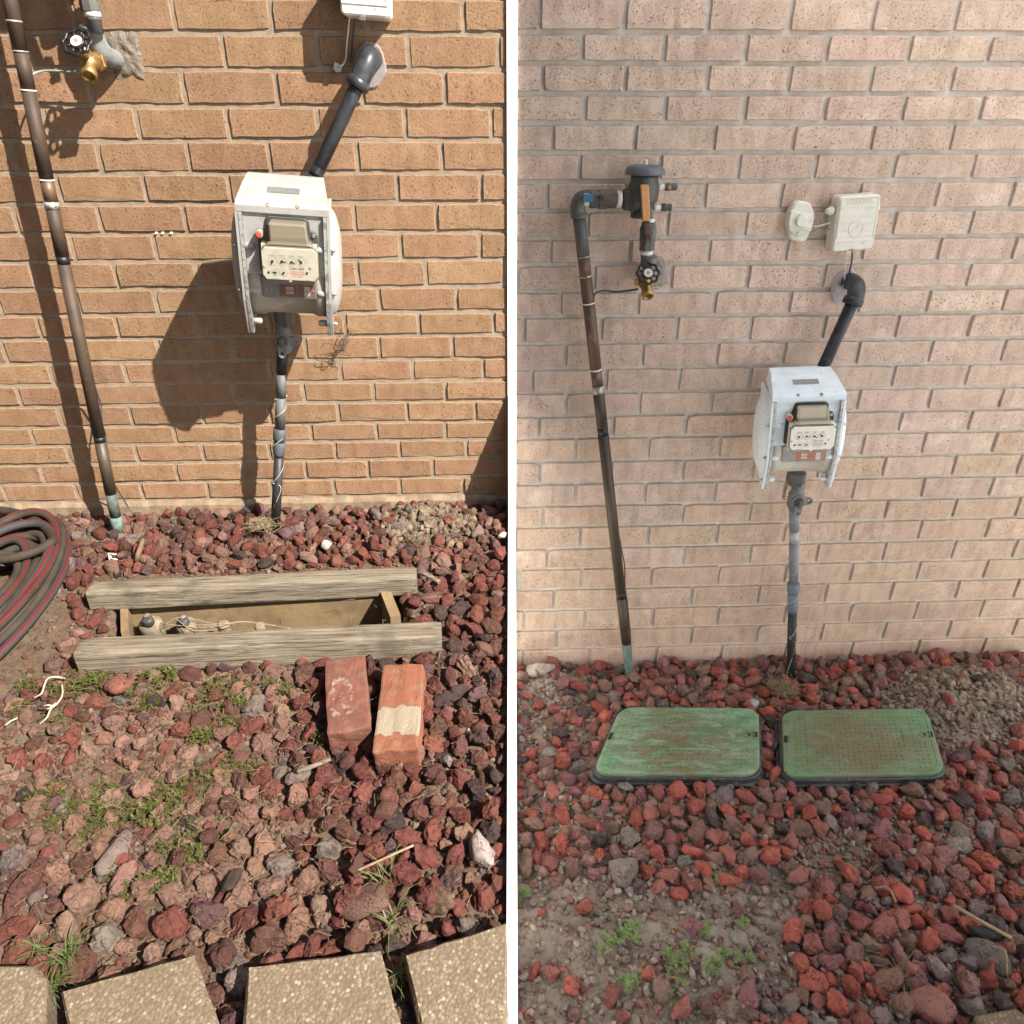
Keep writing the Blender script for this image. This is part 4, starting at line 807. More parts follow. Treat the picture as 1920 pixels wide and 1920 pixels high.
# left copper pipe
def al(y): return (27 + (220 - 27) * (y - 40) / 945, y)
riser_pipe('brown copper water pipe casting a straight shadow on the sunlit tan wall', [(al(-90), None), (al(97), 'copper_left'), (al(170), 'copper_left'), (al(338), 'copper_left'), (al(380), 'copper'), (al(480), 'copper_left'), (al(495), 'tape'), (al(818), 'copper_left'), (al(828), 'tape'), (al(925), 'copper_dark'), (al(968), 'verdigris_dark'), (al(1000), 'verdigris')], 0.0145, 0.09,
    [(al(378), al(392), 'solder', 'solder_joint', 1.09), (al(95), al(98), 'solder', 'solder_joint', 1.08), (al(168), al(171), 'white_fitting', 'cable_tie', 1.10), (al(336), al(339), 'white_fitting', 'cable_tie', 1.10), (al(38), al(42), 'solder', 'solder_joint', 1.08)])
cable('pipe_cable', 'dark cable running down beside the sunlit copper pipe', [(168, 690, .085), (175, 715, .07), (183, 740, .06), (190, 760, .055), (191, 790, .07), (195, 815, .08), (199, 840, .075), (205, 880, .075), (213, 905, .07), (228, 930, .055), (240, 950, .05), (250, 965, .06)], 0.0021, 'wire_dark', 'cables down the copper pipes')

def breaker():
    k = Kit(thing('vacuum_breaker', 'dark grey domed vacuum breaker with orange lever valve on the pale wall', 'vacuum breaker', W(1210, 490, 0.07)))
    d = 0.068
    def Z(x, y, dd=d): return W(1060 + x / 6.4, 280 + y / 6.4, dd)
    c = Z(948, 370); zt = Z(948, 285); s = (Z(1195, 285) - Z(720, 285)).length / 2
    zz = lambda y: Z(948, y).z - c.z
    body = MB(); body.lathe([(zz(820), .0265), (zz(765), .0265), (zz(755), .0245), (zz(690), .0245), (zz(650), .0290), (zz(625), .0350), (zz(560), .0365), (zz(430), .0365), (zz(390), .0335), (zz(365), .0330), (zz(290), .0335)], c, (0, 0, 1), 30)
    body.lathe([(0, .030), (.016, .030), (.018, .026), (.030, .0255), (.036, .022)], Z(868, 600), (-1, 0, 0), 22)
    bd = k.part(body, 'body', 'pvc_dark2')
    cap = MB(); cap.lathe([(zz(300), s * .97), (zz(292), s), (zz(270), s), (zz(235), s * .955), (zz(205), s * .86), (zz(188), s * .70), (zz(182), s * .3), (zz(180), 0.002)], c, (0, 0, 1), 36); k.part(cap, 'cap', 'pvc_cap')
    k.part(MB().lathe([(zz(190), .0058), (zz(128), .0052), (zz(122), .003)], c, (0, 0, 1), 10, False), 'cap_nut', 'white_fitting')
    # test cocks
    for y, L in ((450, 1.0), (697, 0.9)):
        x0 = 1150 if y < 600 else 1105
        tc = Kit(k.root); q = Z(x0, y)
        b = MB(); b.lathe([(-.01, .0075), (.004, .0075), (.005, .0062), (.011, .0062)], q, (1, 0, 0), 12); nip = k.part(b, 'test_cock', 'white_fitting')
        b = MB(); b.lathe([(.009, .0062), (.010, .0092), (.022, .0096), (.023, .0080), (.026, .0080), (.027, .0088), (.0375 * L, .0088)], q, (1, 0, 0), 8, False); k.part(b, 'cock_body', 'pvc_dark2', nip)
        b = MB(); b.lathe([(0, .0055), (.003, .0052)], q + Vector((.017, -.0095, 0)), (0, -1, 0), 12); b.box((q.x + .016, q.y - .0145, q.z - .004), (q.x + .018, q.y - .0125, q.z + .004)); k.part(b, 'cock_screw', 'brass' if y < 600 else 'pvc_dark', nip)
    # inlet ball valve with a blue-tipped lever
    A, B = Z(205, 598), Z(690, 598); ln = (B - A).length; ax = (B - A).normalized()
    iv = MB(); iv.lathe([(ln * .17, .0180), (ln * .19, .0215), (ln * .40, .0215), (ln * .41, .0235), (ln * .60, .0235), (ln * .61, .0215), (ln * .80, .0215), (ln * .84, .0190)], A, ax, 8, False); vb = k.part(iv, 'inlet_valve', 'pvc_dark2')
    k.part(MB().lathe([(ln * .02, .0160), (ln * .18, .0160)], A, ax, 16), 'nipple', 'white_fitting', vb); k.part(MB().lathe([(ln * .83, .0165), (ln * .86, .0195), (ln * .955, .0195), (ln * .97, .016)], A, ax, 20), 'nipple', 'white_fitting', vb)
    def bar(x0, y0, x1, y1, mat, nm, dd, th, par): 
        a, b = Z(x0, y1, dd), Z(x1, y0, dd); return k.part(MB().prism([(a.x, a.z), (b.x, a.z), (b.x, b.z), (a.x, b.z)], -dd, -dd + th, 0.0012), nm, mat, par)
    bar(330, 535, 640, 632, 'handle_brown', 'lever', d + .030, .004, vb); bar(212, 538, 336, 634, 'handle_blue', 'lever_grip', d + .0315, .007, vb)
    q = Z(440, 580, d + .030); b = MB(); b.lathe([(0, .0072), (.005, .0068), (.0055, .0045), (.003, .003)], q, (0, -1, 0), 6, False); b.tube([q + Vector((0, .02, 0)), q], .005, 8); k.part(b, 'lever_nut', 'handle_brown', vb)
    # outlet ball valve with an orange lever
    v0 = Z(1003, 850); h = lambda y: Z(1003, y).z - v0.z
    k.part(MB().lathe([(h(830), .0145), (h(880), .0145)], v0, (0, 0, 1), 16), 'nipple', 'white_fitting')
    ov = MB(); ov.lathe([(h(870), .0150), (h(880), .0175), (h(925), .0180), (h(935), .0205), (h(1000), .0210), (h(1003), .0200), (h(1105), .0200), (h(1108), .0185), (h(1140), .0185), (h(1143), .0190), (h(1210), .0190)], v0, (0, 0, 1), 8, False); vb2 = k.part(ov, 'outlet_valve', 'pvc_dark')
    k.part(MB().lathe([(h(1208), .0158), (h(1262), .0158)], v0 + Vector((.001, 0, 0)), (0, 0, 1), 18), 'nipple', 'white_fitting', vb2); k.part(MB().lathe([(h(1255), .0150), (h(1290), .0150), (h(1295), .0135), (h(1400), .0138)], v0 + Vector((.001, 0, 0)), (0, 0, 1), 18), 'pipe_stub', 'pvc_dark', vb2)
    gp = []
    dd = d + 0.050
    for x, y in ((930, 862), (1018, 862), (1018, 700), (1003, 440), (990, 424), (918, 424), (903, 440), (915, 600)): p = Z(x, y, dd); gp.append((p.x, p.z))
    k.part(MB().prism(gp, -dd, -dd + .007, .002), 'lever_grip', 'handle_orange', vb2)
    np2 = []
    for x, y in ((942, 866), (1016, 866), (1020, 960), (1030, 985), (1032, 1095), (965, 1105), (955, 1000)): p = Z(x, y, d + .035); np2.append((p.x, p.z))
    k.part(MB().prism(np2, -d - .036, -d - .031, .001), 'lever', 'handle_brown', vb2)
    a, b = Z(980, 866, d + .035), Z(978, 870, dd - .003); k.part(MB().tube([a, b], .0055, 8), 'lever_bend', 'handle_brown', vb2)
    q = Z(995, 1050, d + .036); b = MB(); b.lathe([(0, .0066), (.005, .0062), (.0055, .004), (.003, .0025)], q, (0, -1, 0), 6, False); b.tube([q + Vector((0, .025, 0)), q], .005, 8); k.part(b, 'lever_nut', 'handle_brown', vb2)
breaker()
def copy_tree(o_, parent=None):
    c = o_.copy(); COL.objects.link(c); c.parent = parent
    for ch in o_.children: copy_tree(ch, c)
    return c
vb_ = next(q for q in COL.objects if q.get('category') == 'vacuum breaker')
vl_ = copy_tree(vb_); vl_.location = W(176, 50, 0.075); vl_.scale = (1.05,) * 3; vl_['label'] = 'lower end of a grey valve with a white nipple, above the sunlit tap'
for q_ in (vb_, vl_): q_['group'] = 'vacuum breakers above the garden taps'

# ------------------------------------------------------------------ meter reading boxes
def transmitter(label, fx, fy, w_px, h_px, d, group, wires=True):
    """ivory box; photo centre, size on the wall"""
    c = W(fx, fy, d); s = (W(fx + w_px / 2, fy, d) - W(fx - w_px / 2, fy, d)).x; hz = W(fx, fy - h_px / 2, d).z - W(fx, fy + h_px / 2, d).z
    k = Kit(thing('meter_transmitter', label, 'transmitter box', (c.x, 0, c.z), group))
    def rr(x0, z0, x1, z1, r, n=5):
        o = []
        for cx, cz, a0 in ((x1 - r, z1 - r, 0), (x0 + r, z1 - r, 90), (x0 + r, z0 + r, 180), (x1 - r, z0 + r, 270)):
            for i in range(n + 1): a = R(a0 + 90 * i / n); o.append((cx + r * math.cos(a), cz + r * math.sin(a)))
        return o
    X0, X1, Z0, Z1 = c.x - s / 2, c.x + s / 2, c.z - hz / 2, c.z + hz / 2
    f = lambda u, v: (X0 + (X1 - X0) * u, Z1 - (Z1 - Z0) * v)     # 0..1 across and down the front
    body = k.part(MB().prism(rr(X0, Z0, X1, Z1, s * .10), -d, -0.004, 0.004), 'box_body', 'ivory')
    pn = MB(); a, b = f(.06, .745), f(.94, .06); pn.prism([(a[0], a[1]), (b[0], a[1]), (b[0], b[1]), (a[0], b[1])], -d - .0008, -d + .001, 0.0004); k.part(pn, 'face_panel', 'ivory', body)
    fr = MB(); rim = [(*[f(u, v)[0], -d - .0006, f(u, v)[1]],) for u, v in ((.05, .77), (.05, .05), (.95, .05), (.95, .77))]; fr.tube(rim, 0.0010, 6); k.part(fr, 'face_rim', 'ivory', body)
    for v, u0, u1 in ((.215, .06, .94), (.36, .06, .94), (.50, .06, .30), (.50, .70, .94), (.635, .06, .30), (.635, .70, .94)):
        p = [f(u0 + (u1 - u0) * i / 16, v + .018 * math.sin((u0 + (u1 - u0) * i / 16) * 2 * math.pi + math.pi)) for i in range(17)]; k.part(MB().tube([(x, -d - .001, z) for x, z in p], 0.0009, 6), 'wave_ridge', 'ivory', body)
    a, b = f(.0, .83), f(1.0, .765); k.part(MB().prism([(a[0] + .002, a[1]), (b[0] - .002, a[1]), (b[0] - .002, b[1]), (a[0] + .002, b[1])], -d - .0022, -d + .002, 0.0012), 'cross_bar', 'ivory', body)
    q = f(.5, .59); rad = s * .175; ring = [(q[0] + rad * math.cos(t * math.pi / 16), -d - .0010, q[1] + rad * math.sin(t * math.pi / 16)) for t in range(33)]; k.part(MB().tube(ring, 0.0013, 6, False), 'emblem_ring', 'ivory', body)
    sw = MB()
    for sg in (0, 2.1, 4.2): sw.tube([(q[0] + rad * (.12 + .62 * i / 9) * math.cos(sg + i * .21), -d - .0012, q[1] + rad * (.12 + .62 * i / 9) * math.sin(sg + i * .21)) for i in range(10)], 0.0007, 5)
    k.part(sw, 'emblem_swirl', 'ivory', body)
    tx = f(.51, .115); text_mesh('sensus', s * .25, M['ivory'], 'lettering', body, Vector((tx[0], -d - .0009, tx[1])) - k.loc, rot=(R(90), R(180), 0), extrude=0.0012)
    kx = f(.72, .875); k.part(MB().lathe([(0, .0018), (.0006, .0018)], (kx[0], -d, kx[1]), (0, -1, 0), 10), 'key_slot', 'ink_grey', body)
    a, b = f(.42, 1.0), f(.53, .965); k.part(MB().prism([(a[0], a[1] - .0006), (b[0], a[1] - .0006), (b[0], b[1]), (a[0], b[1])], -d - .0005, -d + .002), 'latch_slot', 'ink_grey', body)
    a, b = f(.38, 1.05), f(.49, .995); k.part(MB().prism([(a[0], a[1]), (b[0], a[1]), (b[0], b[1]), (a[0], b[1])], -d + .003, -d + .02, .001), 'latch', 'ivory', body)
    for u in (-.02, 1.02):
        e = f(u, .26); k.part(MB().lathe([(0, .0105), (.008, .0105), (.014, .0075), (.018, .007)], (e[0], -.03, e[1]), (-1 if u < .5 else 1, 0, 0), 14) if u < .5 else MB().ball((e[0] - .002, -.03, e[1]), .009, .01, .010, 12, 8), 'side_lug', 'ivory', body)
    k.root.rotation_euler = (0, R(-3.5 if c.x > 0 else 3.5), 0)
    return k, f
G_TX = 'ivory transmitter boxes on the brick walls'
kr, fr_ = transmitter('ivory plastic transmitter box with raised waves and a round emblem, on pale brick', 1606, 419, 77, 104, 0.05, G_TX)
kl, fl_ = transmitter('ivory transmitter box cut off by the top of the picture, above the sunlit meter', 682, -32, 92, 128, 0.088, G_TX)
def oval():
    k = Kit(thing('antenna_puck', 'ivory eight-sided antenna cover with a round knob, left of the transmitter box', 'antenna', W(1502, 416, 0.0))); d = 0.024
    Z = lambda x, y, dd: W(1460 + x / 6.4, 340 + y / 6.4, dd)
    pq = lambda P, dd: [(Z(x, y, dd).x, Z(x, y, dd).z) for x, y in P]
    out = [(230, 234), (350, 250), (390, 275), (425, 370), (432, 450), (405, 570), (335, 705), (290, 735), (170, 710), (140, 685), (118, 580), (112, 480), (140, 370), (195, 260)]
    b = k.part(MB().prism(pq(out, d), -d, 0.004, 0.004), 'base_plate', 'ivory')
    k.part(MB().prism(pq([(150, 350), (410, 400), (425, 440), (340, 490), (400, 545), (390, 610), (345, 600), (130, 560), (118, 500)], d + .004), -d - .004, -d + .001, 0.002), 'raised_face', 'ivory', b)
    c = Z(262, 475, d + .005); k.part(MB().lathe([(-.004, .0140), (.008, .0128), (.0095, .011)], c, (0, -1, 0), 24), 'knob', 'ivory', b)
    k.part(MB().prism(pq([(262, 400), (345, 415), (350, 445), (425, 440), (350, 490), (390, 560), (330, 570), (262, 552)], d + .008), -d - .008, -d, 0.002), 'knob_arm', 'ivory', b)
    k.part(MB().tube([Z(125, 585, d + .002), Z(232, 672, d + .003), Z(350, 640, d + .003)], .0016, 6), 'rib', 'ivory', b)
    c = Z(235, 630, d); k.part(MB().lathe([(0, .0052), (.004, .0045)], c, (0, -1, 0), 14), 'screw', 'screw', b)
oval()
cable('link_wire', 'white wire between the antenna cover and the transmitter box', [(1526, 424, .02), (1534, 424, .025), (1545, 421, .028), (1558, 417, .03)], 0.0021, 'wire_white')
cable('link_wire', 'thin grey wire looping under the white one behind the transmitter box', [(1524, 434, .012), (1533, 429, .014), (1545, 427, .016), (1556, 430, .02), (1560, 432, .03)], 0.0013, 'wire_grey')
cable('seal_wire', 'white wire hanging from the transmitter box beside the black elbow on pale brick', [(1589, 470, .03), (1586, 490, .025), (1584, 515, .02), (1583, 530, .02), (1580, 538, .025), (1573, 541, .02)], 0.0018, 'wire_white')
cable('box_lead', 'black lead running from the transmitter box into the putty beside the elbow on pale brick', [(1598, 472, .025), (1597, 490, .02), (1593, 510, .015), (1592, 530, .012), (1592, 545, .008)], 0.0022, 'wire_dark')
cable('seal_wire', 'white wire hanging from the cut-off box beside the black elbow in the sun', [(656, 20, .03), (654, 45, .025), (650, 85, .02), (648, 110, .02), (642, 122, .025), (634, 124, .02)], 0.0018, 'wire_white')
cable('box_lead', 'black lead running from the cut-off box into the putty beside the sunlit elbow', [(668, 20, .025), (664, 50, .02), (661, 80, .015), (659, 100, .012), (658, 118, .008)], 0.0024, 'wire_dark')
def seal_tag(label, px, py):
    c = W(px, py, .012); tag(MB().prism([(c.x - .010, c.z - .003), (c.x - .006, c.z + .009), (c.x + .004, c.z + .006), (c.x + .008, c.z - .002), (c.x + .004, c.z - .010), (c.x - .005, c.z - .011)], -.016, -.003, .002).build('seal_tag', M['wire_white'], None, c), label, 'seal tag', 'white seal tags beside the elbows')
seal_tag('small white seal tag at the left of the elbow on pale brick', 1572, 541); seal_tag('small white seal tag at the left of the sunlit elbow', 633, 125)
for P, lab in (((293, 305, 321), '{} of three small white wall plugs in the sunlit wall'), ((1288, 1298, 1312), '{} of three small white wall plugs in the pale wall')):
    y = 437 if P[0] < 900 else 775
    for wd_, x in zip(('leftmost', 'middle', 'rightmost'), P):
        c = W(x, y, 0); tag(MB().lathe([(-.006, .0030), (.003, .0030), (.0031, .0019), (.001, .0017)], (c.x, 0, c.z), (0, -1, 0), 12).build('wall_plug', M['white_fitting'], None, c), lab.format(wd_), 'wall plug', 'white wall plugs ' + ('left' if x < 900 else 'right'))
def dried_plant(label, strands, cat='dried plant'):
    mb = MB(); first = W(*strands[0][0][0][:2], .01)
    for pts, r in strands: mb.tube(smooth_path([W(*p) for p in pts], 4), r, 5)
    tag(mb.build('dried_roots', M['straw_dark' if 'dark' in label else 'straw'], None, first), label, cat)
rq = random.Random(5); st = []
for i in range(9):
    x0, y0 = rq.uniform(600, 640), rq.uniform(650, 672); st.append(([(x0, y0, .012), (x0 + rq.uniform(5, 20), y0 - rq.uniform(-4, 12), .03), (rq.uniform(630, 650), rq.uniform(645, 665), .035), (rq.uniform(645, 658), rq.uniform(628, 640), .025)], 0.0007))
dried_plant('dark tangle of dried roots on the tan wall, right of the valve', st)
st = []
for i in range(8):
    x0, y0 = 655 + rq.uniform(-8, 6), 632 + rq.uniform(-4, 6); st.append(([(x0, y0, .025), (x0 + rq.uniform(-3, 8), y0 - 12, .03), (x0 + rq.uniform(0, 18), y0 - rq.uniform(20, 34), .02)], 0.0006))
dried_plant('pale dry stalks above the root tangle on the tan wall', st)
st = [([(1584, 958, .006), (1588, 948, .01), (1592, 962, .01), (1598, 967, .01), (1603, 962, .01), (1612, 950, .008)], .0006), ([(1585, 970, .006), (1598, 969, .01), (1612, 968, .006)], .0006), ([(1604, 966, .006), (1613, 958, .01), (1621, 948, .006)], .0006)]
dried_plant('thin pale dried root stuck to the pale wall, right of the valve', st)

# ------------------------------------------------------------------ things lying on the left bed
def lump(seed, sub, smooth=True, facets=9, rough=0.10):
    """a stone: a ball cut by a few planes, then roughened"""
    r = random.Random(seed); bm = bmesh.new(); bmesh.ops.create_icosphere(bm, subdivisions=sub, radius=1.0)
    pl_ = []
    for _ in range(facets):
        v = Vector((r.gauss(0, 1), r.gauss(0, 1), r.gauss(0, 1))).normalized(); pl_.append((v, r.uniform(0.48, 0.90)))
    o = Vector((seed * 3.1, seed * 1.7, seed * 0.9))
    for v in bm.verts:
        d = v.co.normalized(); t = 1.0
        for p, c in pl_:
            q = d.dot(p)
            if q > 1e-3: t = min(t, c / q)
        t = 0.93 * t + 0.07
        t *= 1 + rough * noise.noise(d * 2.2 + o) + rough * 0.8 * noise.noise(d * 5.0 + o) + (rough * 0.6 * noise.noise(d * 10 + o) if sub > 2 else 0)
        v.co = d * t
    me = bpy.data.meshes.new('stone'); bm.to_mesh(me); bm.free()
    for p in me.polygons: p.use_smooth = smooth
    return me
def box_stone(name, mat, c, size, rz, tilt=(0, 0), seed=1, rough=0.0030):
    """a loose brick: bevelled block with worn edges"""
    bm = bmesh.new(); bmesh.ops.create_cube(bm, size=1.0); bmesh.ops.scale(bm, vec=size, verts=bm.verts)
    bmesh.ops.bevel(bm, geom=bm.edges[:], offset=0.005, segments=2, affect='EDGES', profile=0.6)
    bmesh.ops.subdivide_edges(bm, edges=[e for e in bm.edges if e.calc_length() > 0.03], cuts=7, use_grid_fill=True)
    for v in bm.verts: v.co += Vector((noise.noise(v.co * 38 + Vector((seed, 0, 0))), noise.noise(v.co * 38 + Vector((0, seed, 0))), noise.noise(v.co * 38 + Vector((0, 0, seed))))) * rough + v.co.normalized() * 0.001 * noise.noise(v.co * 120)
    me = bpy.data.meshes.new(name); bm.to_mesh(me); bm.free(); me.materials.append(mat)
    for p in me.polygons: p.use_smooth = False
    o = bpy.data.objects.new(name, me); COL.objects.link(o); o.location = c; o.rotation_euler = (R(tilt[0]), R(tilt[1]), rz); return o
def on_left(px, py, size, name, mat, ax_px, h, tilt=(0, 0), seed=1):
    """block lying on the bed, its long axis given by two picture points on its top"""
    a, b = GL(*ax_px[0], h), GL(*ax_px[1], h); c = (a + b) / 2; d = b - a
    return box_stone(name, mat, (c.x, c.y, (a.z + b.z) / 2 - size[2] / 2), size, math.atan2(d.y, d.x) - math.pi / 2, tilt, seed)
def span(p, q, h): return (GL(*p, h) - GL(*q, h)).length
wb = span((612, 1300), (692, 1300), .06); lb = span((647, 1228), (655, 1368), .06)
o = on_left(0, 0, (wb * .98, lb * .98, .062), 'loose_brick', red_brick_mat('worn_red_brick', (0.165, 0.066, 0.046), (0.125, 0.053, 0.040), (0.24, 0.165, 0.125), (0.012, 0.01), (0.022, 0.06, 0.50)), ((646, 1228), (655, 1370)), .062, (-8 + 0, 0), 3)
tag(o, 'worn dull red brick with a chalky streak, lying below the timber frame', 'loose brick', 'two loose bricks on the rocks')
wb = span((715, 1320), (797, 1330), .06); lb = span((757, 1242), (742, 1408), .06)
o2 = on_left(0, 0, (wb * .96, lb * .98, .060), 'loose_brick', red_brick_mat('orange_red_brick', (0.225, 0.085, 0.048), (0.19, 0.073, 0.045), (0.27, 0.22, 0.16), (-0.004, 0.04), (0.060, 0.036, 0.0)), ((759, 1243), (742, 1404)), .064, (-8, 3), 7)
tag(o2, 'brighter orange red brick with a patch of pale gritty mortar, beside the duller brick', 'loose brick', 'two loose bricks on the rocks')
gv = MB(); gv.tube([(0.010, -0.035, 0.0296), (0.012, 0.022, 0.0296)], 0.0065, 8); g_ = gv.build('groove', M['hole'], o2) if False else None

def timber(name, p0, p1, w_, h, top, mat, par=None, k=None, skew=0.0, seed=1):
    """rounded squared timber lying between two points on its upper edge line"""
    a, b = Vector(p0), Vector(p1); d = (b - a); L = d.length; d.normalize(); side = Vector((d.y, -d.x, 0)).normalized(); up = Vector((0, 0, 1))
    prof = []; r_ = min(w_, h) * 0.17
    for cx, cz, a0 in ((w_ - r_, -r_, 0), (r_, -r_, 90), (r_, -h + r_, 180), (w_ - r_, -h + r_, 270)):
        for i in range(5): t = R(a0 + 90 * i / 4); prof.append((cx + r_ * math.cos(t), cz + r_ * math.sin(t)))
    n = len(prof); m = 36; vs = []; fs = []
    for j in range(m + 1):
        f = j / m; sc = 1 - (0.07 * max(0, 1 - min(f, 1 - f) * 45)); base = a + (b - a) * f
        for i, (u, v) in enumerate(prof):
            q = Vector((f * L * 5, u * 24 + seed, v * 24)); e = 0.0022 * noise.noise(q) + 0.0016 * noise.noise(q * 3) - 0.004 * max(0, noise.noise(Vector((f * L * 3, u * 70 + seed * 3, v * 70))) - 0.35)
            uu, vv = w_ / 2 + (u - w_ / 2) * sc, -h / 2 + (v + h / 2) * sc
            vs.append(base + side * (uu + e) + up * (vv + e))
    for j in range(m):
        for i in range(n): fs.append((j * n + i, j * n + (i + 1) % n, (j + 1) * n + (i + 1) % n, (j + 1) * n + i))
    fs += [tuple(range(n)), tuple(reversed(range(m * n, m * n + n)))]
    mb = MB().add(vs, fs, False); return k.part(mb, name, mat)
kf = Kit(thing('timber_frame', 'weathered grey timber frame round a shallow valve pit in the sunlit rocks', 'timber frame', GL(480, 1150)))
H1, H2 = 0.055, 0.062
def wide(p, q, h): return abs((GL(*p, h) - GL(*q, h)).y)
timber('back_timber', GL(176, 1088, H1), GL(781, 1060, H1), 0.056, 0.060, H1, 'timber', k=kf, seed=2)
timber('front_timber', GL(158, 1193, H2), GL(827, 1161, H2), 0.064, 0.068, H2, 'timber', k=kf, seed=6)
def board(p0, p1, zt, zb, th, name, mat):
    a, b = Vector(p0), Vector(p1); d = (b - a).normalized(); s_ = Vector((d.y, -d.x, 0)); vs = []
    for q in (a, b):
        for o_ in (0, th):
            for z in (zt, zb): vs.append(q + s_ * o_ + Vector((0, 0, z)))
    kf.part(MB().add(vs, [(0, 1, 3, 2), (4, 6, 7, 5), (0, 2, 6, 4), (1, 5, 7, 3), (0, 4, 5, 1), (2, 3, 7, 6)]), name, mat)
a_, b_ = GL(205, 1112, 0.0), GL(740, 1096, 0.0); board(a_ + Vector((0, -.044, 0)), b_ + Vector((0, -.044, 0)), 0.012, -0.14, -0.03, 'back_board', 'timber_raw')
a_, b_ = GL(226, 1115, 0.0), GL(228, 1190, 0.0); board(a_, b_, 0.008, -0.13, -0.018, 'end_board', 'timber_raw')
a_, b_ = GL(728, 1106, 0.0), GL(752, 1166, 0.0); board(a_, b_, 0.022, -0.13, 0.026, 'end_board', 'timber_raw')
a_, b_ = GL(215, 1215, 0.0), GL(790, 1190, 0.0); board(a_, b_, 0.0, -0.13, -0.012, 'front_board', 'timber_raw')
# valves half buried in the pit
for i, (px, py, s_, lab) in enumerate(((283, 1172, .030, 'dusty irrigation valve with a dark bonnet at the left end of the timber pit'), (349, 1172, .026, 'dusty irrigation valve leaning, second from the left in the timber pit'), (419, 1172, .017, 'small dusty valve cap, right of the two valves in the pit'), (487, 1174, .014, 'round dusty valve top half buried under the front timber'))):
    c = GL(px, py, -0.02); kv = Kit(thing('irrigation_valve', lab, 'irrigation valve', c, 'valves in the timber pit'))
    kv.part(MB().lathe([(-.08, s_ * .8), (0, s_ * .95), (s_ * .25, s_ * .9), (s_ * .5, s_ * .55)], c, (rnd.uniform(-.3, .3), -.2, 1), 14), 'bonnet', 'valve_tan')
    if i < 2:
        kv.part(MB().lathe([(s_ * .3, s_ * .45), (s_ * 1.25, s_ * .42), (s_ * 1.35, s_ * .25)], c + Vector((0, -.004, 0)), (0.2, -.5, 1), 12), 'solenoid', 'box_black')
        kv.part(MB().ball(c + Vector((.002, -.01, s_ * 1.1)), s_ * .35, s_ * .35, s_ * .3, 10, 8), 'solenoid_cap', 'valve_tan')
for i in range(6):
    x0 = rnd.uniform(285, 400); p = [GL(x0, rnd.uniform(1165, 1180), rnd.uniform(-.02, .01)), GL(x0 + rnd.uniform(15, 40), rnd.uniform(1155, 1175), .015), GL(x0 + rnd.uniform(50, 90), rnd.uniform(1165, 1182), rnd.uniform(-.02, .01)), GL(x0 + rnd.uniform(90, 150), rnd.uniform(1165, 1182), -.02)]
    tag(MB().tube(smooth_path(p, 6), 0.0009, 5).build('valve_wire', M['wire_dusty'], None, p[0]), 'thin cream wire looping over the valves in the timber pit', 'wire', 'wires over the pit valves')
# garden hose coil
def hose():
    c = GL(-14, 1140); kh = Kit(thing('garden_hose', 'coiled dusty rubber garden hose with red stripes at the left edge', 'garden hose', c)); r = random.Random(9)
    ex, ey = (GL(101, 1135) - c).x, abs(GL(60, 975).y - GL(60, 1302).y) / 2
    for i in range(20):
        f = 1 - 0.044 * i if i < 13 else 0.93 - 0.085 * (i - 13); lay = 0.014 + 0.019 * (1.0 if i % 2 else 0.1) + (0.024 if i >= 13 else 0.0); pts = []; st = []; ph = r.uniform(0, 6); ox, oy = r.uniform(-.012, .008), r.uniform(-.02, .02)
        for q in range(61):
            t = 2 * math.pi * q / 60; k_ = f + 0.012 * math.sin(t * 2 + ph)
            x, y = c.x + ox + ex * k_ * math.cos(t), c.y + oy + ey * k_ * math.sin(t)
            p = Vector((x, y, ZL + SL * y + lay + 0.006 * math.sin(t * 3 + ph) + 0.01)); pts.append(p)
            nrm = Vector((math.cos(t) * 0.55, math.sin(t) * 0.4 - 0.35 + 0.5 * math.sin(ph), 0.75)).normalized(); st.append(p + nrm * 0.0088)
        lp = kh.part(MB().tube(pts, 0.0108, 12, False), 'hose_loop', 'hose' if i % 3 else 'hose_blue')
        if i in (0, 2, 3, 5, 6, 8, 11, 13, 15, 17): kh.part(MB().tube(st, 0.0034, 6, False), 'stripe', 'hose_red', lp)
    p = [GL(-30, 1052, .075), GL(18, 1047, .085), GL(60, 1036, .085), GL(95, 1018, .080), GL(99, 1008, .07), GL(80, 985, .055), GL(50, 968, .045), GL(10, 958, .04), GL(-40, 955, .04)]
    kh.part(MB().tube(smooth_path(p, 7), 0.0118, 12), 'hose_loop', 'hose')
hose()
# white cord
p = [GL(x, y, h) for x, y, h in ((64, 1308, .03), (78, 1300, .04), (83, 1285, .045), (90, 1272, .045), (104, 1269, .045), (122, 1272, .03))]; tag(MB().tube(smooth_path(p, 5), 0.0019, 7).build('white_cord', M['string'], None, p[0]), 'white cord arching over the green weeds by the hose', 'cord', 'pieces of white cord')
p = [GL(x, y, h) for x, y, h in ((116, 1283, .03), (117, 1302, .04), (108, 1318, .04), (95, 1330, .035), (88, 1345, .03), (74, 1358, .015))]
mb = MB().tube(smooth_path(p, 5), 0.0019, 7); mb.tube([GL(76, 1325, .03), GL(90, 1322, .045), GL(100, 1324, .04)], 0.0019, 7); mb.tube([GL(83, 1330, .03), GL(94, 1328, .045), GL(104, 1318, .04)], 0.0019, 7); tag(mb.build('white_cord', M['string'], None, p[0]), 'frayed knotted white cord below the arching one', 'cord', 'pieces of white cord')
p = [GL(10, 1360, .02), GL(20, 1352, .02), GL(33, 1346, .02)]; tag(MB().tube(p, 0.0019, 7).build('white_cord', M['string'], None, p[0]), 'short end of white cord at the very left edge', 'cord', 'pieces of white cord')
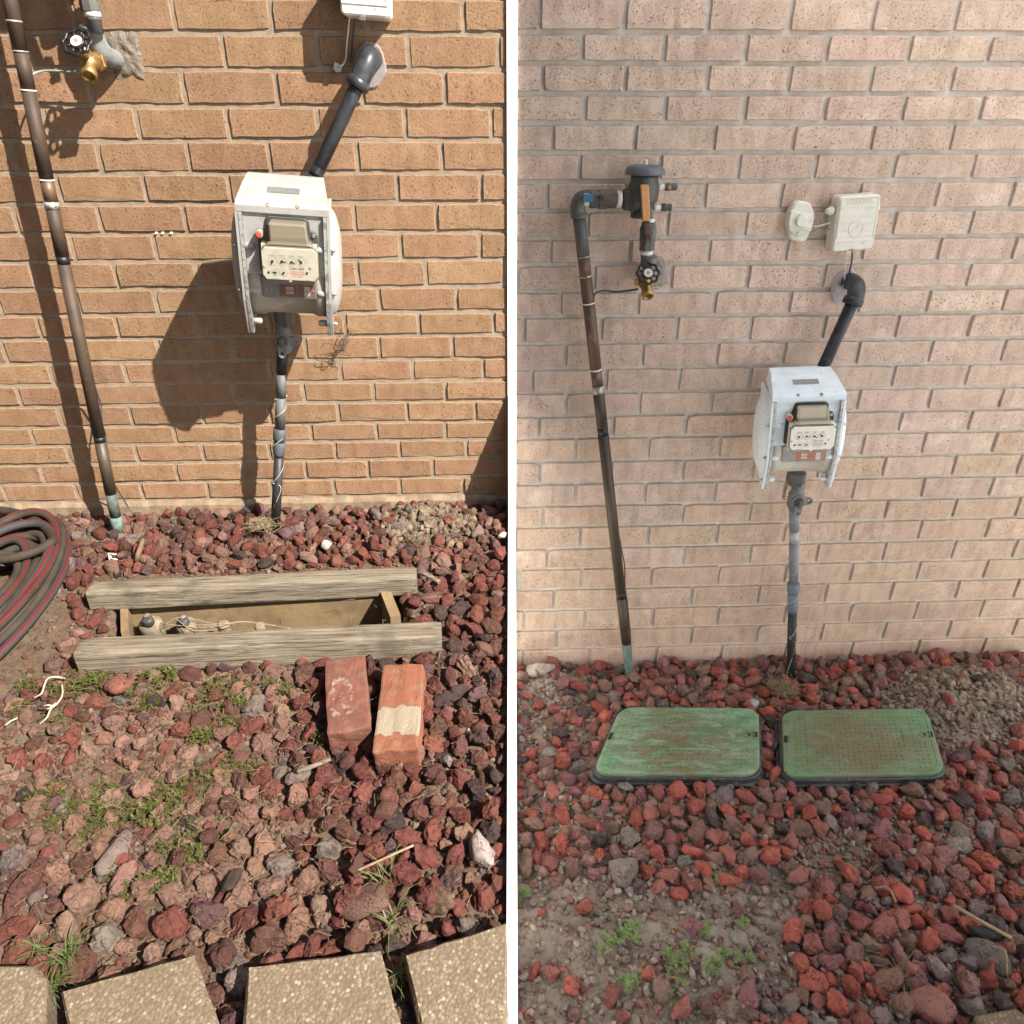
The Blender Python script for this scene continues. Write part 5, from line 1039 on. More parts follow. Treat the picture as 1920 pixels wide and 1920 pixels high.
# bent white clip, chips, sticks
c = GL(206, 1045, .03); mb = MB(); mb.prism([(c.x - .006, c.z - .026), (c.x + .001, c.z - .024), (c.x + .004, c.z + .010), (c.x - .003, c.z + .012)], c.y, c.y + .004); mb.tube([c + Vector((.002, 0, .010)), c + Vector((.020, -.002, .010))], .0018, 6); mb.tube([c + Vector((.001, 0, -.004)), c + Vector((.020, -.004, -.005))], .0018, 6); tag(mb.build('wire_clip', M['wire_white'], None, c), 'bent white clip with two prongs on the red rocks', 'clip')
def stick(label, pts, r, mat='straw', cat='stick', name='stick', grp=None):
    mb = MB().tube(smooth_path(pts, 4), [r * (0.75 + 0.4 * abs(math.sin(i * 1.7))) for i in range(4 * (len(pts) - 1) + 1)], 7); tag(mb.build(name, M[mat], None, pts[0]), label, cat, grp)
stick('short flat brown wood chip standing between rocks below the left copper pipe', [GL(255, 1052, .02), GL(260, 1035, .05), GL(268, 1012, .045)], .006, 'timber_raw', 'wood chip', 'wood_chip')
stick('grey stick poking out from behind the right end of the back timber', [GL(783, 1072, .03), GL(800, 1078, .035), GL(824, 1092, .03)], .006, 'timber')
stick('slender grey stick lying on dark rocks left of the loose bricks', [GL(556, 1447, .035), GL(585, 1437, .045), GL(620, 1422, .045)], .005, 'timber')
stick('pale dry twig on the right bed pointing to the lower right corner', [GR(1788, 1697, .05), GR(1830, 1722, .055), GR(1896, 1759, .04)], .0042, 'straw')
stick('thin curved dry stalk on red rocks in the right bed', [GR(1640, 1665, .05), GR(1665, 1664, .065), GR(1680, 1692, .05)], .0022, 'straw')
stick('thin upright dry stalk near the dark flat stone in the right bed', [GR(1860, 1775, .05), GR(1885, 1782, .06), GR(1888, 1830, .04)], .0018, 'straw')
stick('long thin twig across the rocks above the gap between the paving slabs', [GL(660, 1637, .04), GL(715, 1612, .05), GL(775, 1585, .04)], .0022, 'straw')

# ------------------------------------------------------------------ paving slabs
def slab(label, px, h=0.075, th=0.06, side='L', grp='concrete paving slabs at the foot of the left bed'):
    P = [(GL if side == 'L' else GR)(x, y, h) for x, y in px]; n = len(P); cen = sum(P, Vector()) / n
    area = sum(P[i].x * P[(i + 1) % n].y - P[(i + 1) % n].x * P[i].y for i in range(n))
    if area < 0: P = P[::-1]
    dense = []
    for i in range(n):
        a, b = P[i], P[(i + 1) % n]; m = max(2, int((b - a).length / 0.02))
        for j in range(m): dense.append(a + (b - a) * j / m)
    n = len(dense); vs = []
    for k_, (dz, ins) in enumerate(((0, .006), (-.006, 0.0), (-th, 0.0))):
        for p in dense:
            d = (cen - p); d.z = 0; e = 0.0022 * noise.noise(p * 70) if k_ < 2 else 0; vs.append(p + d.normalized() * (ins + e) + Vector((0, 0, dz)))
    fs = [tuple(range(n))]
    for k_ in range(2):
        for i in range(n): j = (i + 1) % n; fs.append((k_ * n + j, k_ * n + i, (k_ + 1) * n + i, (k_ + 1) * n + j))
    tag(MB().add(vs, fs).build('paving_slab', M['paver'], None, cen), label, 'paving slab', grp)
SLABS = [[(112, 1856), (362, 1786), (470, 2075), (165, 2120)], [(462, 1810), (713, 1778), (790, 2060), (440, 2100)], [(757, 1787), (950, 1727), (955, 2100), (830, 2130)], [(-120, 1810), (62, 1806), (86, 1830), (80, 2100), (-120, 2100)]]
slab('pebbly concrete paving slab with a sharp corner, second from the left', SLABS[0]); slab('pebbly concrete paving slab in the middle of the bottom edge', SLABS[1]); slab('pebbly concrete paving slab beside the white board, rightmost of the slabs', SLABS[2]); slab('pebbly concrete paving slab cut by the lower left corner of the picture', SLABS[3])
slab('small corner of a pale slab at the bottom right of the right bed', [(1830, 1903), (1905, 1888), (1990, 1950), (1850, 1990)], 0.05, 0.05, 'R', None)

# ------------------------------------------------------------------ green valve box lids in the right bed
def valve_box(label, px, lidm, seed):
    h = 0.048; P = [GR(x, y, h) for x, y in px]; c = sum(P, Vector()) / 4; k = Kit(thing('valve_box', label, 'valve box', (c.x, c.y, 0), 'green irrigation valve boxes'))
    q = lambda u, v: (P[0] * (1 - u) + P[1] * u) * (1 - v) + (P[3] * (1 - u) + P[2] * u) * v      # u across, v towards the viewer
    def outline(ins, n=7, rad=0.15):
        o = []; asp = 1.55
        for cu, cv, a0 in ((1 - rad / asp, rad, -90), (1 - rad / asp, 1 - rad, 0), (rad / asp, 1 - rad, 90), (rad / asp, rad, 180)):
            for i in range(n + 1):
                a = R(a0 + 90 * i / n); u, v = cu + rad / asp * math.cos(a), cv + rad * math.sin(a); p = q(u, v); d = (p - c); d.z = 0; o.append(p + d.normalized() * ins)
        return o
    def stack(rings, name, mat, par=None):
        n = len(rings[0][0]); vs = []
        for ring, dz in rings: vs += [p + Vector((0, 0, dz)) for p in ring]
        fs = [tuple(range(n)), tuple(reversed(range((len(rings) - 1) * n, len(rings) * n)))]
        for a in range(len(rings) - 1):
            for i in range(n): j = (i + 1) % n; fs.append((a * n + j, a * n + i, (a + 1) * n + i, (a + 1) * n + j))
        return k.part(MB().add(vs, fs), name, mat, par)
    stack([(outline(.002), -.013), (outline(.007), -.016), (outline(.010), -.030), (outline(.016), -.034), (outline(.024), -.10)], 'box_rim', 'box_black')
    lid = stack([(outline(-.007), 0), (outline(-.003), -.0015), (outline(-.001), -.004), (outline(-.001), -.012)], 'lid', lidm)
    n = Vector((0, 0, 1))
    rb = MB(); o_ = outline(-.016); rb.tube(o_ + [o_[0]], .0016, 5, False); k.part(rb, 'lid_bead', lidm, lid)
    tr = MB(); r = random.Random(seed); nu, nv = 30, 17; ax = (P[1] - P[0]).normalized(); ay = (P[3] - P[0]).normalized()
    for i in range(nu):
        for j in range(nv):
            u, v = (i + .5) / nu, (j + .5) / nv
            if u < .07 or u > .93 or v < .07 or v > .93 or (abs(u - .5) < .055 and abs(v - .5) < .07) or (abs(u - .80) < .03) or (abs(u - .17) < .02) or (u > .88 and abs(v - .42) < .1): continue
            p = q(u, v) + n * .0002; d = (ax * .0042, ay * .0013) if (i + j) % 2 else (ay * .0042, ax * .0013); tr.add([p - d[0] - d[1], p + d[0] - d[1], p + d[0] + d[1], p - d[0] + d[1]] + [p - d[0] * .7 - d[1] * .5 + n * .0017, p + d[0] * .7 - d[1] * .5 + n * .0017, p + d[0] * .7 + d[1] * .5 + n * .0017, p - d[0] * .7 + d[1] * .5 + n * .0017], [(4, 5, 6, 7), (0, 1, 5, 4), (1, 2, 6, 5), (2, 3, 7, 6), (3, 0, 4, 7)])
    tag(k.part(tr, 'tread_pattern', lidm, lid), kind='stuff')
    def flat(name, u0, u1, v0, v1, dz, mat):
        a = [q(u0, v0), q(u1, v0), q(u1, v1), q(u0, v1)]; lo = [p + n * .0003 for p in a]; hi = [p + n * dz for p in a]; k.part(MB().add(lo + hi, [(4, 5, 6, 7)] + [(i, (i + 1) % 4, (i + 1) % 4 + 4, i + 4) for i in range(4)]), name, mat, lid)
    flat('lift_hole', .008, .040, .42, .52, .0008, 'hole'); flat('latch_hole', .955, .985, .39, .47, .0010, 'hole')
    el = [q(.925 + .035 * math.cos(t * math.pi / 9), .43 + .035 * math.sin(t * math.pi / 9)) + n * .0012 for t in range(19)]; k.part(MB().tube(el, .0014, 5, False), 'latch_rim', lidm, lid)
    cc = q(.93, .43); k.part(MB().lathe([(0.0004, .005), (.0012, .0045)], cc, n, 12), 'latch_bolt', 'hole', lid)
    flat('text_panel', .785, .815, .34, .66, .0016, lidm); flat('text_panel', .155, .185, .34, .66, .0016, lidm)
    el = [q(.5 + .05 * math.cos(t * math.pi / 12), .5 + .07 * math.sin(t * math.pi / 12)) + n * .0006 for t in range(25)]; k.part(MB().tube(el, .0008, 5, False), 'lid_badge', lidm, lid)
    return k, P
b1, LID1 = valve_box('green valve box lid dulled by pale dust, between copper pipe and its muddier neighbour', [(1163, 1324), (1423, 1327), (1426, 1452), (1110, 1450)], M['lid_a'], 1)
b2, LID2 = valve_box('green valve box lid smeared with brown mud, right of the dusty one', [(1466, 1331), (1738, 1327), (1775, 1450), (1470, 1455)], M['lid_b'], 2)

# ------------------------------------------------------------------ lava rocks
rr_ = random.Random(21)
PROTO = [lump(i + 1, 3, False, facets=rr_.choice((5, 7, 9)), rough=rr_.uniform(0.15, 0.25)) for i in range(20)]
for m_ in PROTO: m_.materials.append(M['rock'])
def arrays(me):
    v = np.empty(len(me.vertices) * 3, np.float32); me.vertices.foreach_get('co', v); f = np.empty(len(me.polygons) * 3, np.int32); me.polygons.foreach_get('vertices', f); return v.reshape(-1, 3), f.reshape(-1, 3)
MID = [arrays(lump(i + 1, 2, facets=6, rough=0.24)) for i in range(20)]
LOW = [arrays(lump(i + 40, 1, facets=6, rough=0.12)) for i in range(8)]
def joined(name, items, protos, mat, label_kind='stuff'):
    """many small stones as one piece of ground cover; items: (location, rotation, scale, colour)"""
    V, Fc, C, o = [], [], [], 0
    for loc, q, sc, col in items:
        v, f = protos[rr_.randrange(len(protos))]; m = np.array(q.to_matrix(), np.float32)
        V.append((v * np.array(sc, np.float32)) @ m.T + np.array(loc, np.float32)); Fc.append(f + o); o += len(v); C.append(np.tile(np.array((*col, 1), np.float32), (len(v), 1)))
    V, Fc, C = np.concatenate(V), np.concatenate(Fc), np.concatenate(C); me = bpy.data.meshes.new(name)
    me.vertices.add(len(V)); me.vertices.foreach_set('co', V.ravel()); me.loops.add(Fc.size); me.loops.foreach_set('vertex_index', Fc.ravel().astype(np.int32))
    me.polygons.add(len(Fc)); me.polygons.foreach_set('loop_start', np.arange(0, Fc.size, 3, dtype=np.int32)); me.polygons.foreach_set('use_smooth', np.zeros(len(Fc), bool)); me.update(calc_edges=True)
    a = me.color_attributes.new('col', 'FLOAT_COLOR', 'POINT'); a.data.foreach_set('color', C.ravel()); me.materials.append(mat)
    ob = bpy.data.objects.new(name, me); COL.objects.link(ob); return tag(ob, kind=label_kind)
def rotq(): return Quaternion((rr_.gauss(0, 1), rr_.gauss(0, 1), rr_.gauss(0, 1), rr_.gauss(0, 1))).normalized()
PAL_L = {'red': (0.125, 0.045, 0.034), 'dusty pink': (0.165, 0.095, 0.070), 'brownish': (0.092, 0.044, 0.033), 'purplish grey': (0.105, 0.058, 0.055), 'grey': (0.135, 0.105, 0.09), 'dark': (0.050, 0.032, 0.028)}  # left rocks coloured darker than the right ones, offsetting direct sun
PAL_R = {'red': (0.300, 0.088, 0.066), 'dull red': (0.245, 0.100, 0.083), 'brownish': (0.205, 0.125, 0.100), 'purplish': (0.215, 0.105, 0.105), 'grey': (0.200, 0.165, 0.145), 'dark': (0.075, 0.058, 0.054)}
def jit(c):
    k_ = rr_.uniform(0.78, 1.25); return tuple(min(0.8, x * k_ * rr_.uniform(0.94, 1.06)) for x in c)
class Grid:
    def __init__(s, cell=0.036): s.c = cell; s.d = {}
    def ok(s, x, y, r, k):
        i, j = int(x // s.c), int(y // s.c); w_ = 2
        for a in range(i - w_, i + w_ + 1):
            for b in range(j - w_, j + w_ + 1):
                for (px, py, pr) in s.d.get((a, b), ()):
                    if (px - x) ** 2 + (py - y) ** 2 < (k * (pr + r)) ** 2: return False
        return True
    def put(s, x, y, r): s.d.setdefault((int(x // s.c), int(y // s.c)), []).append((x, y, r))
def near_seg(p, a, b):
    ax, ay = b[0] - a[0], b[1] - a[1]; t = max(0, min(1, ((p[0] - a[0]) * ax + (p[1] - a[1]) * ay) / (ax * ax + ay * ay + 1e-12))); return math.hypot(p[0] - a[0] - ax * t, p[1] - a[1] - ay * t)
SL_W = [[GL(x, y, .075) for x, y in q] for q in SLABS]
BR_W = [o, o2]
def blocked_left(x, y, r):
    px, py, _ = toPX((x, y, ZL + SL * y + 0.02))
    if y > -0.004 - r * 0.5 or x > bx(y) - 0.012 - r * 0.75: return True
    if 205 - r * 500 < px < 745 + r * 500 and 1086 < py < 1208: return True
    if near_seg((px, py), (190, 1090), (770, 1068)) < 16 + r * 350 or near_seg((px, py), (170, 1212), (815, 1185)) < 24 + r * 450: return True
    if ((px + 14) / 140) ** 2 + ((py - 1135) / 165) ** 2 < 1.02: return True
    for b_ in BR_W:
        q = b_.matrix_world.inverted() @ Vector((x, y, b_.location.z)) if False else None
    if near_seg((px, py), (648, 1262), (655, 1352)) < 36 + r * 330 or near_seg((px, py), (755, 1280), (745, 1378)) < 38 + r * 330: return True
    for P in SL_W:
        if in_poly(x, y, P): return True
        for i in range(4):
            if near_seg((x, y), (P[i].x, P[i].y), (P[(i + 1) % 4].x, P[(i + 1) % 4].y)) < r * 0.72: return True
    return False
def blocked_right(x, y, r):
    if y > -0.004 - r * 0.5 or x < bx(y) + 0.012 + r * 0.75: return True
    for P in (LID1, LID2):
        if in_poly(x, y, P): return True
        for i in range(4):
            if near_seg((x, y), (P[i].x, P[i].y), (P[(i + 1) % 4].x, P[(i + 1) % 4].y)) < 0.004 + r * 0.42: return True
    return False
def zone_left(px, py):
    """how many rocks, how deep they sit, how big"""
    if py < 1110: d = (0.55 if px < 210 and py < 1015 else 1.0) * (0.35 if ((px - 800) / 95) ** 2 + ((py - 985) / 38) ** 2 < 1 else 1); return d, 0.42, 0.93
    if px < 560 and py < 1600: f = 0.62 if px < 330 else 0.78; return f, 0.18, 0.98
    if py > 1600: return 1.0, 0.34, 1.15
    return 1.0, 0.40, 1.06
def zone_right(px, py):
    d, s_ = 1.0, 1.0
    if py > 1635 and px < 1230: d, s_ = 0.08, 0.85
    elif py > 1660 and px < 1480: d, s_ = 0.22, 0.85
    if py > 1820 and px < 1480: d, s_ = 0.32, 0.9
    if px < 1110 and 1255 < py < 1400: d = 0.42
    if ((px - 1790) / 150) ** 2 + ((py - 1325) / 75) ** 2 < 1: d = 0.14
    if ((px - 1560) / 70) ** 2 + ((py - 1600) / 40) ** 2 < 1 or ((px - 1440) / 60) ** 2 + ((py - 1680) / 70) ** 2 < 1: d *= 0.3
    return d, 0.44, s_
def colour_left(px, py):
    if px < 560 and py > 1240: w_ = (('dusty pink', .48), ('red', .26), ('brownish', .15), ('purplish grey', .04), ('grey', .05), ('dark', .02))
    elif px > 600 and py > 1080: w_ = (('red', .44), ('brownish', .32), ('purplish grey', .07), ('dusty pink', .07), ('grey', .04), ('dark', .06))
    else: w_ = (('red', .42), ('dusty pink', .22), ('brownish', .18), ('purplish grey', .10), ('grey', .05), ('dark', .03))
    return w_
def colour_right(px, py): return (('red', .29), ('dull red', .28), ('brownish', .21), ('purplish', .09), ('grey', .07), ('dark', .06))
def pick(w_):
    t = rr_.random() * sum(b for a, b in w_)
    for a, b in w_:
        t -= b
        if t <= 0: return a
    return w_[-1][0]
ROCKS = []
def cell_rand(x, y): return 0.5 + 0.62 * noise.noise(Vector((x * 13, y * 13, 4.2))) + 0.3 * noise.noise(Vector((x * 31, y * 31, 8.8)))
def scatter(side, hf, blocked, zone, colour, pal, mean, x_rng, y_rng, tries, base_lift):
    g = Grid(); found = []
    sizes = sorted((mean * math.exp(max(-.5, min(.52, rr_.gauss(0, 0.27)))) for _ in range(tries)), reverse=True)
    for r in sizes:
        y = rr_.uniform(*y_rng); x = rr_.uniform(*x_rng) + (bx(y) if side == 'R' else bx(y)); z0 = (ZL + SL * y if side == 'L' else 0)
        px, py, dep = toPX((x, y, z0 + .02))
        if not (-40 < px < 1960 and py < 2010): continue
        d, sink, sc = zone(px, py)
        if cell_rand(x, y) > d: continue
        r *= sc
        if blocked(x, y, r) or not g.ok(x, y, r, 0.80 if d > 0.9 else 0.86): continue
        g.put(x, y, r); found.append((x, y, hf(x, y), r, sink, px, py, dep, colour(px, py)))
    # a second, looser layer on top where the bed is heaped
    for x, y, z, r, sink, px, py, dep, w_ in list(found):
        if zone(px, py)[0] > 0.95 and rr_.random() < 0.16:
            x2, y2, r2 = x + rr_.uniform(-1, 1) * r, y + rr_.uniform(-1, 1) * r, r * rr_.uniform(.65, .95)
            if not blocked(x2, y2, r2): found.append((x2, y2, z + r * 0.75, r2, sink, px, py, dep, w_))
    fill = []
    for _ in range(tries):
        r = mean * rr_.uniform(.24, .5); y = rr_.uniform(*y_rng); x = rr_.uniform(*x_rng) + bx(y); z0 = (ZL + SL * y if side == 'L' else 0); px, py, dep = toPX((x, y, z0))
        if not (-30 < px < 1950 and py < 1980): continue
        d, sink, sc = zone(px, py)
        if (cell_rand(x + 3, y) > 0.06 + 0.94 * d) or blocked(x, y, r) or not g.ok(x, y, r, 0.74): continue
        g.put(x, y, r); fill.append((x, y, hf(x, y), r, sink * 0.6, px, py, dep, colour(px, py)))
    ROCKS.extend((side,) + f + (0,) for f in found); return [(side,) + f + (1,) for f in fill]
FILL = scatter('L', gl, blocked_left, zone_left, colour_left, PAL_L, 0.0138, (-1.33, -0.01), (-1.36, -0.01), 34000, 0)
FILL += scatter('R', gr, blocked_right, zone_right, colour_right, PAL_R, 0.0165, (0.01, 1.79), (-1.24, -0.01), 34000, 0)
def shape_of(r):
    a = rr_.uniform(0.98, 1.45); b = rr_.uniform(0.82, 1.12); c = rr_.uniform(0.66, 0.98); return (r * a, r * b, r * c)
def place(f):
    side, x, y, z, r, sink, px, py, dep, w_, lay = f; return (x, y, z + r * (sink + rr_.uniform(-.12, .12)))
ROCKS.sort(key=lambda f: -(f[4] / f[8]) if -10 < f[6] < 1930 and 0 < f[7] < 1925 else 9)
MARKS = {'L': [(220, 985, 'left copper pipe foot'), (515, 970, 'black riser foot'), (800, 985, 'clay heap'), (614, 1024, 'bright white stone'), (206, 1045, 'white clip'), (470, 1075, 'back timber middle'), (180, 1090, 'back timber left end'), (785, 1070, 'back timber right end'), (160, 1215, 'front timber left end'), (480, 1215, 'front timber middle'), (825, 1185, 'front timber right end'), (648, 1300, 'dull loose brick'), (750, 1330, 'orange loose brick'), (90, 1300, 'white cord'), (220, 1288, 'smooth light red stone'), (585, 1437, 'grey stick'), (217, 1602, 'tall flat grey stone'), (905, 1600, 'pale grey upright stone'), (715, 1612, 'long thin twig'), (690, 1698, 'large pinkish stone'), (250, 1800, 'second slab'), (590, 1785, 'middle slab'), (850, 1750, 'rightmost slab'), (110, 1790, 'corner grass'), (330, 1500, 'middle weeds'), (100, 1450, 'left edge weeds'), (930, 1400, 'white board')],
         'R': [(1183, 1272, 'right copper pipe foot'), (1482, 1285, 'right black riser foot'), (1790, 1320, 'mud heap'), (1012, 1265, 'mortar lump'), (1130, 1390, 'dusty lid left side'), (1290, 1325, 'dusty lid back edge'), (1290, 1465, 'dusty lid front edge'), (1447, 1390, 'gap between the lids'), (1620, 1325, 'muddy lid back edge'), (1620, 1470, 'muddy lid front edge'), (1770, 1400, 'muddy lid right side'), (1171, 1637, 'large grey brown stone'), (1095, 1710, 'lone pointed stone'), (1255, 1858, 'brightest weed'), (1320, 1745, 'feathery weed'), (1840, 1730, 'dry twig'), (1855, 1798, 'dark flat stone'), (1742, 1888, 'big dull pink stone'), (1690, 1835, 'bent grass tuft'), (1665, 1665, 'curved stalk'), (985, 1500, 'white board'), (1440, 1560, 'bare mud tongue'), (1560, 1600, 'soil patch in the red band')]}
SEEN = {}
def describe(side, px, py, dia, sc, cn):
    d, mx, my, nm = min((math.hypot(px - a, (py - b) * 1.2), a, b, c) for a, b, c in MARKS[side])
    an = math.degrees(math.atan2(my - py, px - mx)) % 360
    rel = ['right of', 'up and right of', 'above', 'up and left of', 'left of', 'down and left of', 'below', 'down and right of'][int((an + 22.5) // 45) % 8]
    far = 'just ' if d < 48 else '' if d < 95 else 'well '
    e = sc[0] / sc[2]; shp = 'long' if e > 1.62 else 'chunky' if e < 1.2 else ''
    size = 'big' if dia > 50 else 'small' if dia < 38 else ''
    lab = ' '.join(w for w in (size, shp, cn, 'lava rock', far + rel, 'the', nm) if w)
    if lab in SEEN:
        o_ = sorted((math.hypot(px - a, (py - b) * 1.2), c) for a, b, c in MARKS[side])
        for q in o_[1:6]:
            l2 = lab + ', toward the ' + q[1]
            if l2 not in SEEN and len(l2.split()) <= 16: lab = l2; break
    SEEN[lab] = 1; return lab
stuff_items = {'L': [], 'R': []}
for n_, f in enumerate(ROCKS):
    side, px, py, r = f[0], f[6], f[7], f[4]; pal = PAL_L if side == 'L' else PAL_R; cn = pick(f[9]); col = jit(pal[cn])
    if n_ < 300:
        ob = bpy.data.objects.new('lava_rock', PROTO[rr_.randrange(20)]); COL.objects.link(ob); ob.location = place(f); ob.rotation_mode = 'QUATERNION'; ob.rotation_quaternion = rotq(); ob.scale = shape_of(r); ob.color = (*col, 1)
        lab = describe(side, px, py, 2 * r / f[8] * F_PX, ob.scale, cn)
        tag(ob, lab, 'lava rock', 'loose lava rocks in the ' + ('left bed' if side == 'L' else 'right bed'))
    else: stuff_items[side].append((place(f), rotq(), shape_of(r), col))
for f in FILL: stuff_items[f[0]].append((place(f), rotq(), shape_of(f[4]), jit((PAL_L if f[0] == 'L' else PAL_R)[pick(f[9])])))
joined('lava_rock_bed', stuff_items['L'], MID, M['rock_many']); joined('lava_rock_bed', stuff_items['R'], MID, M['rock_many'])
# gravel and clods between the rocks
def crumbs(side, hf, blocked, x_rng, y_rng, n, cols, rmin, rmax, zone, thin=None):
    it = []
    for _ in range(n):
        y = rr_.uniform(*y_rng); x = rr_.uniform(*x_rng) + bx(y); r = rmin + (rmax - rmin) * rr_.random() ** 2.2; px, py, dep = toPX((x, y, ZL + SL * y if side == 'L' else 0))
        if not (-20 < px < 1945 and py < 1950) or (thin and rr_.random() > thin(px, py)): continue
        if side == 'L' and (y > -0.003 or x > bx(y) - .014 or any(in_poly(x, y, P) for P in SL_W)): continue
        if side == 'R' and (y > -0.003 or x < bx(y) + .014 or in_poly(x, y, LID1) or in_poly(x, y, LID2)): continue
        it.append(((x, y, hf(x, y) + r * 0.4), rotq(), (r * rr_.uniform(.9, 1.4), r, r * rr_.uniform(.6, .9)), jit(cols[rr_.randrange(len(cols))])))
    return it
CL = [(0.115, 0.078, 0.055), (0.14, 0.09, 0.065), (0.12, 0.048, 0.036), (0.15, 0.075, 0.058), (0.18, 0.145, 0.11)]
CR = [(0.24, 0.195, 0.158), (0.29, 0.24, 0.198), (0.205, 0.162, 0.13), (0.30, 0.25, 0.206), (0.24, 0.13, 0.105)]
joined('gravel', crumbs('L', gl, None, (-1.33, -.01), (-1.36, -.004), 6500, CL, .0022, .0085, None), LOW, M['rock_many'])
joined('soil_clods', crumbs('R', gr, None, (.01, 1.79), (-1.24, -.004), 15000, CR, .0022, .013, None), LOW, M['rock_many'])
clay = [(0.18, 0.138, 0.098), (0.155, 0.115, 0.08), (0.21, 0.165, 0.12)]
joined('clay_crumbs', crumbs('L', gl, None, (-.42, -.02), (-.30, -.02), 2600, clay, .004, .018, None, lambda px, py: max(0, 1.15 - ((px - 800) / 100) ** 2 - ((py - 985) / 42) ** 2)), LOW, M['rock_many'])
mud = [(0.25, 0.196, 0.153), (0.207, 0.16, 0.122), (0.287, 0.232, 0.183)]
joined('mud_crumbs', crumbs('R', gr, None, (.7, 1.79), (-.34, -.01), 5200, mud, .004, .017, None, lambda px, py: max(0, 1.15 - ((px - 1800) / 150) ** 2 - ((py - 1315) / 75) ** 2)), LOW, M['rock_many'])
moss = [(0.075, 0.082, 0.022), (0.10, 0.098, 0.032), (0.12, 0.10, 0.05), (0.06, 0.068, 0.02)]
MOSS = [(80, 1290, 70, 38), (150, 1300, 70, 34), (320, 1270, 110, 22), (270, 1310, 60, 30), (400, 1320, 70, 40), (420, 1440, 90, 40), (330, 1510, 130, 60), (200, 1520, 110, 50), (100, 1350, 60, 40), (520, 1290, 60, 24), (90, 1500, 70, 40), (350, 1590, 110, 40), (110, 1000, 60, 20)]
def mossy(px, py): return max((1.0 - ((px - a) / c) ** 2 - ((py - b) / d) ** 2) for a, b, c, d in MOSS)
joined('moss', crumbs('L', gl, None, (-1.33, -.3), (-1.30, -.02), 60000, moss, .0016, .0062, None, lambda px, py: max(0, mossy(px, py)) * (0.25 + 1.5 * max(0, noise.noise(Vector((px * .022, py * .022, 2))) + .12))), LOW, M['rock_many'])
pit_ = []
for _ in range(420):
    u, v = rr_.random(), rr_.random(); p_ = (FR[0] * (1 - u) + FR[1] * u) * (1 - v) + (FR[3] * (1 - u) + FR[2] * u) * v; r = rr_.uniform(.003, .013); pit_.append(((p_.x, p_.y, gl(p_.x, p_.y) + r * .5 + rr_.uniform(0, .02)), rotq(), (r, r, r * .8), jit(CL[rr_.randrange(5)])))
joined('pit_rubble', pit_, LOW, M['rock_many'])
# stones that stand out
def stone(label, p, size, rot, mat_col, seed, name='stone', cat='stone', white=False, sink=0.3):
    me = lump(seed, 3, facets=8, rough=0.10); me.materials.append(M['stone_white'] if white else M['rock']); ob = bpy.data.objects.new(name, me); COL.objects.link(ob)
    ob.location = p + Vector((0, 0, size[2] * sink)); ob.scale = size; ob.rotation_euler = tuple(R(a) for a in rot)
    if mat_col: ob.color = (*mat_col, 1)
    tag(ob, label, cat)
stone('bright white chalky stone on the red rocks behind the timber frame', GL(614, 1024, .03), (.017, .014, .018), (0, 30, 20), None, 71, white=True)
stone('whitish stone at the right edge of the left bed, near the dark corner', GL(942, 1006, .02), (.018, .015, .012), (0, 0, 40), None, 72, white=True)
stone('pale grey upright stone among dark red rocks near the rightmost slab', GL(905, 1600, .02), (.024, .040, .022), (10, 0, 15), (0.30, 0.25, 0.23), 73)
stone('tall flat grey stone with squared edges in the weedy part of the left bed', GL(217, 1602, .012), (.026, .048, .020), (0, 0, -4), (0.16, 0.125, 0.11), 74)
stone('large rounded pinkish stone above the gap between the middle slabs', GL(690, 1698, .015), (.052, .040, .028), (0, 0, -8), (0.135, 0.075, 0.058), 75)
stone('flat light red stone with a smooth face, below the left end of the front timber', GL(220, 1288, .015), (.032, .028, .018), (0, 0, 20), (0.19, 0.078, 0.056), 76)
stone('large grey brown stone at the edge of the mud below the dusty lid', GR(1171, 1637, .025), (.046, .040, .034), (0, 10, 30), (0.215, 0.18, 0.155), 77)
stone('lone pointed red stone standing on bare mud in the right bed', GR(1095, 1710, .02), (.022, .022, .040), (0, 20, 0), (0.23, 0.08, 0.06), 78)
stone('dark flat triangular stone at the lower right of the right bed', GR(1855, 1798, .03), (.050, .034, .012), (35, 0, -50), (0.13, 0.115, 0.105), 79)
stone('smooth black oblong stone under the dry twig in the right bed', GR(1846, 1750, .03), (.044, .020, .018), (0, 0, -12), (0.045, 0.045, 0.045), 80)
stone('big dull pink rough stone at the bottom edge of the right bed', GR(1742, 1888, .02), (.056, .042, .030), (0, 0, 10), (0.235, 0.115, 0.095), 81)
stone('small light grey stone between the two green lids and the wall', GR(1413, 1322, .02), (.018, .017, .018), (0, 0, 0), (0.38, 0.37, 0.36), 82)
stone('rough lump of pale broken mortar against the wall left of the copper pipe', GR(1012, 1258, .035), (.060, .035, .030), (0, 12, 10), (0.42, 0.37, 0.31), 83, cat='rubble', name='mortar_lump')
stone('pale flat crust of dried mud left of the lone red stone', GR(1010, 1752, .0), (.13, .055, .030), (8, 0, -10), (0.26, 0.215, 0.175), 84, cat='mud', name='mud_crust', sink=.2)

